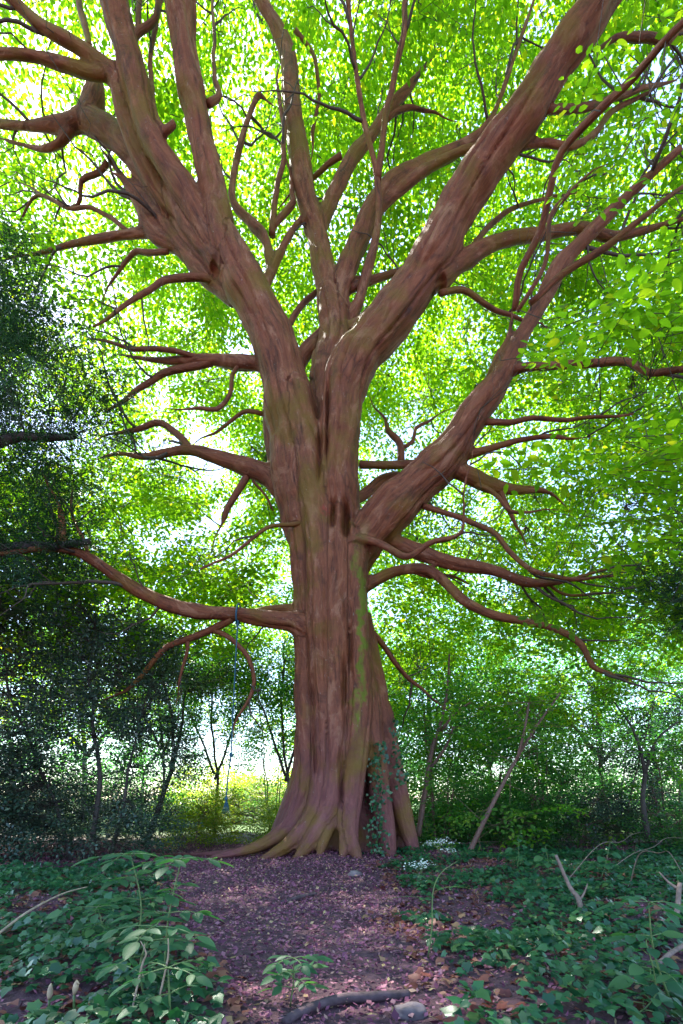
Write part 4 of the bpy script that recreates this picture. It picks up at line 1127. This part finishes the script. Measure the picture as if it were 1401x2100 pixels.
stick('thin_stick', 'thin long dry stick leaning out of the left ivy', 'branch', [GP(-20, 1990, .20), GP(60, 1935, .24), GP(130, 1890, .24), GP(178, 1865, .22)], .009, .006, MAT['straw'])
stick('forked_dead_branch', 'mossy forked dead branch standing in the right ivy', 'branch', [GP(1195, 1880, .02), GP(1185, 1870, .14), GP(1168, 1868, .24), GP(1140, 1868, .55)], .028, .014, MAT['dead'], [[GP(1188, 1870, .10), GP(1200, 1865, .18), GP(1205, 1862, .24)]])
stick('broken_pale_branch', 'pale broken branch stump at the right edge of the ivy', 'branch', [GP(1385, 1900, .02), GP(1390, 1895, .16), GP(1393, 1890, .30), GP(1395, 1890, .34)], .026, .016, MAT['dead'], [[GP(1393, 1890, .28), GP(1370, 1885, .33), GP(1352, 1880, .40)], [GP(1386, 1895, .10), GP(1372, 1890, .08)]])
stick('slanted_dead_stick', 'brown dead stick slanting up among the round leaves', 'branch', [GP(1350, 1995, .06), GP(1385, 1985, .12), GP(1440, 1965, .16)], .017, .017, MAT['dead'])
for k, (a_, b_) in enumerate([((1240, 1800), (1400, 1760)), ((1150, 1830), (1330, 1740)), ((1290, 1830), (1401, 1870))]):
    q0, q1 = G(*a_), G(*b_)
    stick('bramble_cane', ['pale arching bramble cane over the right ivy, rising to the back', 'long thin bramble cane crossing the right ivy', 'short bramble cane beside the pale broken branch'][k], 'bramble',
          [(q0[0], q0[1], .05), ((q0[0] * 2 + q1[0]) / 3, (q0[1] * 2 + q1[1]) / 3 + .1, .30 + .08 * k), ((q0[0] + q1[0]) / 2 + .06, (q0[1] + q1[1]) / 2, .34 + .08 * k), ((q0[0] + 2 * q1[0]) / 3, (q0[1] + 2 * q1[1]) / 3 - .1, .42 + .06 * k), (q1[0], q1[1], .36)], .006, .003, MAT['dead'], sides=6)
sp = G(842, 2085)
st = blob('stone', (sp[0], sp[1], float(g(*sp)) + .02), .075, MAT['stone'], None, (1.2, .8, .6), 3, .35, 14)
tag(st, 'flat grey purple stone beside the fallen branch', 'stone')
sp = G(728, 1800)
st = blob('stone', (sp[0], sp[1], float(g(*sp)) + .02), .09, MAT['stone'], None, (1.1, .8, .6), 8, .35, 12)
tag(st, 'dark rounded stone on the leaves before the roots', 'stone')

# ------------------------------------------------------------------ foreground plants (every leaf a part)
LM = {'plant': fine_leaf('plant_leaf', .24, .012), 'round': fine_leaf('round_leaf', .42, .0, .15), 'grass': fine_leaf('blade', .035, 0, .5)}
LM['plant'].materials.append(MAT['plant']); LM['round'].materials.append(MAT['plant']); LM['grass'].materials.append(MAT['plant'])

def put_leaf(root, mesh, o_, a_, n_, s_, name='leaf', mat=None):
    ob = bpy.data.objects.new(name, mesh); col.objects.link(ob)
    ob.parent = root; ob.matrix_parent_inverse = Matrix.Translation(-Vector(root.location))
    F3 = frames(np.array([a_]), np.array([n_]))[0]
    M = Matrix(F3.tolist()).to_4x4(); M.translation = Vector([float(v) for v in o_])
    ob.matrix_basis = M @ Matrix.Scale(float(s_), 4)
    return ob

def pinnate(root, o_, d_, L, s_, rs, n=5):
    """a compound leaf: stalk with pairs of leaflets"""
    d_ = unit(d_); side = unit(np.cross(d_, [0, 0, 1.0])); up = np.cross(side, d_)
    pts = [o_ + d_ * L * t + np.array([0, 0, -.25 * L * t * t]) for t in np.linspace(0, 1, 5)]
    tube_obj('leaf_stalk', pts, np.linspace(.0035, .0018, 5), MAT['stem'], root, 5, .05)
    pairs = (n - 1) // 2
    for k in range(pairs):
        t = .45 + .4 * k / max(1, pairs - 1) if pairs > 1 else .6
        b_ = o_ + d_ * L * t + np.array([0, 0, -.25 * L * t * t])
        for s in (1, -1):
            put_leaf(root, LM['plant'], b_, d_ * .55 + side * s * .85 + np.array([0, 0, rs.uniform(-.45, -.05)]), up + rs.normal(0, .2, 3), s_ * rs.uniform(.75, 1))
    put_leaf(root, LM['plant'], pts[-1], d_ + np.array([0, 0, -.45]), up + rs.normal(0, .2, 3), s_ * 1.1)

def elder(label, px, py, top, Y_off=0, r0=.006, whorls=4, s_=.13, seed=1, spread=.26, name='elder_sapling'):
    rs = np.random.default_rng(seed)
    x, y = G(px, py)
    z0 = float(g(x, y))
    root = thing(name, label, 'plant', (x, y, z0))
    tp = P(top[0], top[1], y + Y_off)
    base = np.array([x, y, z0])
    mid = (base + tp) / 2 + np.array([rs.normal(0, .03), 0, .02])
    ps_, rs_ = resample([base, mid, tp], [r0, r0 * .85, r0 * .5], .05)
    tube_obj('stem', ps_, rs_, MAT['stem'], root, 6, .08)
    a0 = rs.uniform(0, 6)
    for w_ in range(whorls):
        t = .42 + .58 * w_ / max(1, whorls - 1)
        b_ = ps_[min(len(ps_) - 1, int(t * (len(ps_) - 1)))]
        nl = 2 if w_ < whorls - 1 else 4
        for k in range(nl):
            an = a0 + w_ * 1.6 + k * 2 * np.pi / nl + rs.normal(0, .25)
            pinnate(root, b_, np.array([math.cos(an), math.sin(an) * .9, .25 if w_ < whorls - 1 else .15]), spread * rs.uniform(.75, 1.1), s_ * rs.uniform(.8, 1.1), rs, 5 if w_ else 3)
    return root
elder('tall leggy sapling with drooping compound leaves, its stem straight, in left ivy', 272, 1985, (268, 1752), whorls=4, seed=3, s_=.125, spread=.24)
elder('leggy sapling leaning right with broad drooping top leaves beside the path', 335, 2030, (372, 1762), whorls=4, seed=5, s_=.125, spread=.22)
elder('short bushy sapling with low compound leaves at the ivy edge', 300, 2070, (318, 1900), whorls=4, seed=8, s_=.12, spread=.24)
elder('low sapling with few leaves at the very front of the left ivy', 350, 2110, (345, 1985), whorls=3, seed=12, s_=.10, spread=.18)
elder('small sapling with sunlit leaves growing alone on the path', 595, 2065, (602, 1965), whorls=4, seed=21, s_=.085, spread=.13, r0=.004)
elder('dark tall sapling hidden among the left ivy', 215, 1960, (200, 1860), whorls=3, seed=33, s_=.10, spread=.2)
elder('weedy sapling in the ivy by the right edge', 1385, 2080, (1330, 1850), whorls=3, seed=41, s_=.11, spread=.17)

# dry bent stalks
for k, (rows, lab) in enumerate([(((265, 2100), (290, 1985), (300, 1955), (288, 1930)), 'pale dry stalk bent among the front saplings'), (((315, 2095), (335, 2010), (345, 1960), (345, 1925)), 'thin upright dry stalk among the front saplings'),
                                 (((322, 2060), (300, 2020), (290, 1980), (297, 1935)), 'crooked dry stalk crossing the front saplings')]):
    x, y = G(rows[0][0], min(rows[0][1], 2098))
    root = thing('dry_stalk', lab, 'stalk', (x, y, float(g(x, y))))
    tube_obj('stalk', [P(a_, b_, y - .02 * i) for i, (a_, b_) in enumerate(rows)], [.005, .0045, .004, .002], MAT['straw'], root, 6, .04)
# two withered arum spathes
for px, top, lab in ((101, 2022, 'withered brown arum bud on a straight stalk, beside the taller one'), (152, 2012, 'withered hooded arum bud curling over its green stalk')):
    x, y = G(px, 2099)
    root = thing('arum', lab, 'plant', (x, y, float(g(x, y))))
    base = np.array([x, y, float(g(x, y))]); tp = P(px, top + 28, y)
    tube_obj('stalk', [base, (base + tp) / 2, tp], [.007, .006, .006], MAT['stem'], root, 7, .05)
    t2 = P(px + (3 if px < 120 else 6), top, y)
    tube_obj('spathe', [tp, tp * .6 + t2 * .4, tp * .25 + t2 * .75, t2, t2 + np.array([.012 if px > 120 else .002, 0, -.015 if px > 120 else .012])], [.006, .014, .013, .008, .003], MAT['sheath'], root, 8, .02)

# grassy stalk right of the path
x, y = G(878, 1965)
root = thing('grass_stalk', 'tall thin green grass stalk arching at the right of the path', 'grass', (x, y, float(g(x, y))))
tube_obj('stem', [np.array([x, y, float(g(x, y))]), P(886, 1900, y), P(888, 1830, y), P(905, 1790, y), P(940, 1765, y)], [.006, .005, .004, .003, .0015], MAT['stem'], root, 6, .06)
for a_, b_, dx in ((887, 1850, -1), (888, 1830, 1), (884, 1920, 1), (889, 1815, -.5)):
    put_leaf(root, LM['grass'], P(a_, b_, y), np.array([dx, .2, .5]), np.array([-.3 * dx, 0, 1]), .30)

# round leaved plants by the right edge
for k, (px, py, tpx, tpy, s_, lab) in enumerate([(1345, 2075, 1325, 1930, .13, 'round leaved plant with one large pale leaf at the right edge'), (1290, 2090, 1345, 2040, .10, 'low round leaved plant under the large pale leaf'),
                                                 (1125, 1800, 1118, 1735, .16, 'broad leaved weed standing behind the right ivy'), (1060, 1790, 1062, 1715, .17, 'broad leaved weed by the foot of the slanting pole'), (1230, 1810, 1250, 1730, .15, 'tall weed behind the forked dead branch')]):
    rs = np.random.default_rng(70 + k)
    x, y = G(px, py); z0 = float(g(x, y))
    root = thing('broad_weed', lab, 'plant', (x, y, z0))
    base = np.array([x, y, z0]); tp = P(tpx, tpy, y)
    tube_obj('stem', [base, (base + tp) / 2 + np.array([.02, 0, 0]), tp], [.005, .004, .003], MAT['stem'], root, 6, .05)
    for j in range(9):
        t = .25 + .75 * j / 8
        b_ = base * (1 - t) + tp * t
        an = j * 2.4 + rs.normal(0, .3)
        d_ = np.array([math.cos(an), math.sin(an), .2])
        e_ = b_ + d_ * .07 * (1.5 - t)
        tube_obj('leaf_stalk', [b_, e_], [.0025, .002], MAT['stem'], root, 5, .1)
        put_leaf(root, LM['round'], e_, d_ + np.array([0, 0, -.5]), np.array([-d_[0] * .2, -.45, 1]), s_ * rs.uniform(.6, 1.0) * (1.15 - .4 * t))

# cow parsley by the trunk
for k, (px, py, top, lab) in enumerate([(905, 1765, 1722, 'white flowered cow parsley right beside the great trunk'), (935, 1768, 1735, 'smaller cow parsley with white flowers near the slanting pole'), (862, 1800, 1782, 'low white umbel flower in front of the trunk foot')]):
    x, y = G(px, py); z0 = float(g(x, y))
    root = thing('cow_parsley', lab, 'flower', (x, y, z0))
    rs = np.random.default_rng(90 + k)
    base = np.array([x, y, z0])
    for j in range(4):
        tp = P(px + rs.uniform(-26, 26), top + rs.uniform(-12, 14), y + rs.uniform(-.2, .2))
        tube_obj('stem', [base, (base * .5 + tp * .5) + np.array([0, 0, .05]), tp], [.005, .004, .003], MAT['stem'], root, 5, .1)
        n_ = 26
        O = tp + np.stack([rs.normal(0, .07, n_), rs.normal(0, .05, n_), rs.normal(.01, .02, n_)], 1)
        A = rs.normal(0, 1, (n_, 3)); A[:, 2] *= .3
        me = scatter('umbel', IVY_V * np.array([1, 1, .5]), IVY_F, O, frames(A, np.tile([0, -.3, 1.], (n_, 1)) + rs.normal(0, .3, (n_, 3))), rs.uniform(.018, .03, n_), rs.random(n_))
        link('umbel', me, MAT['flower'], root, 'stuff')
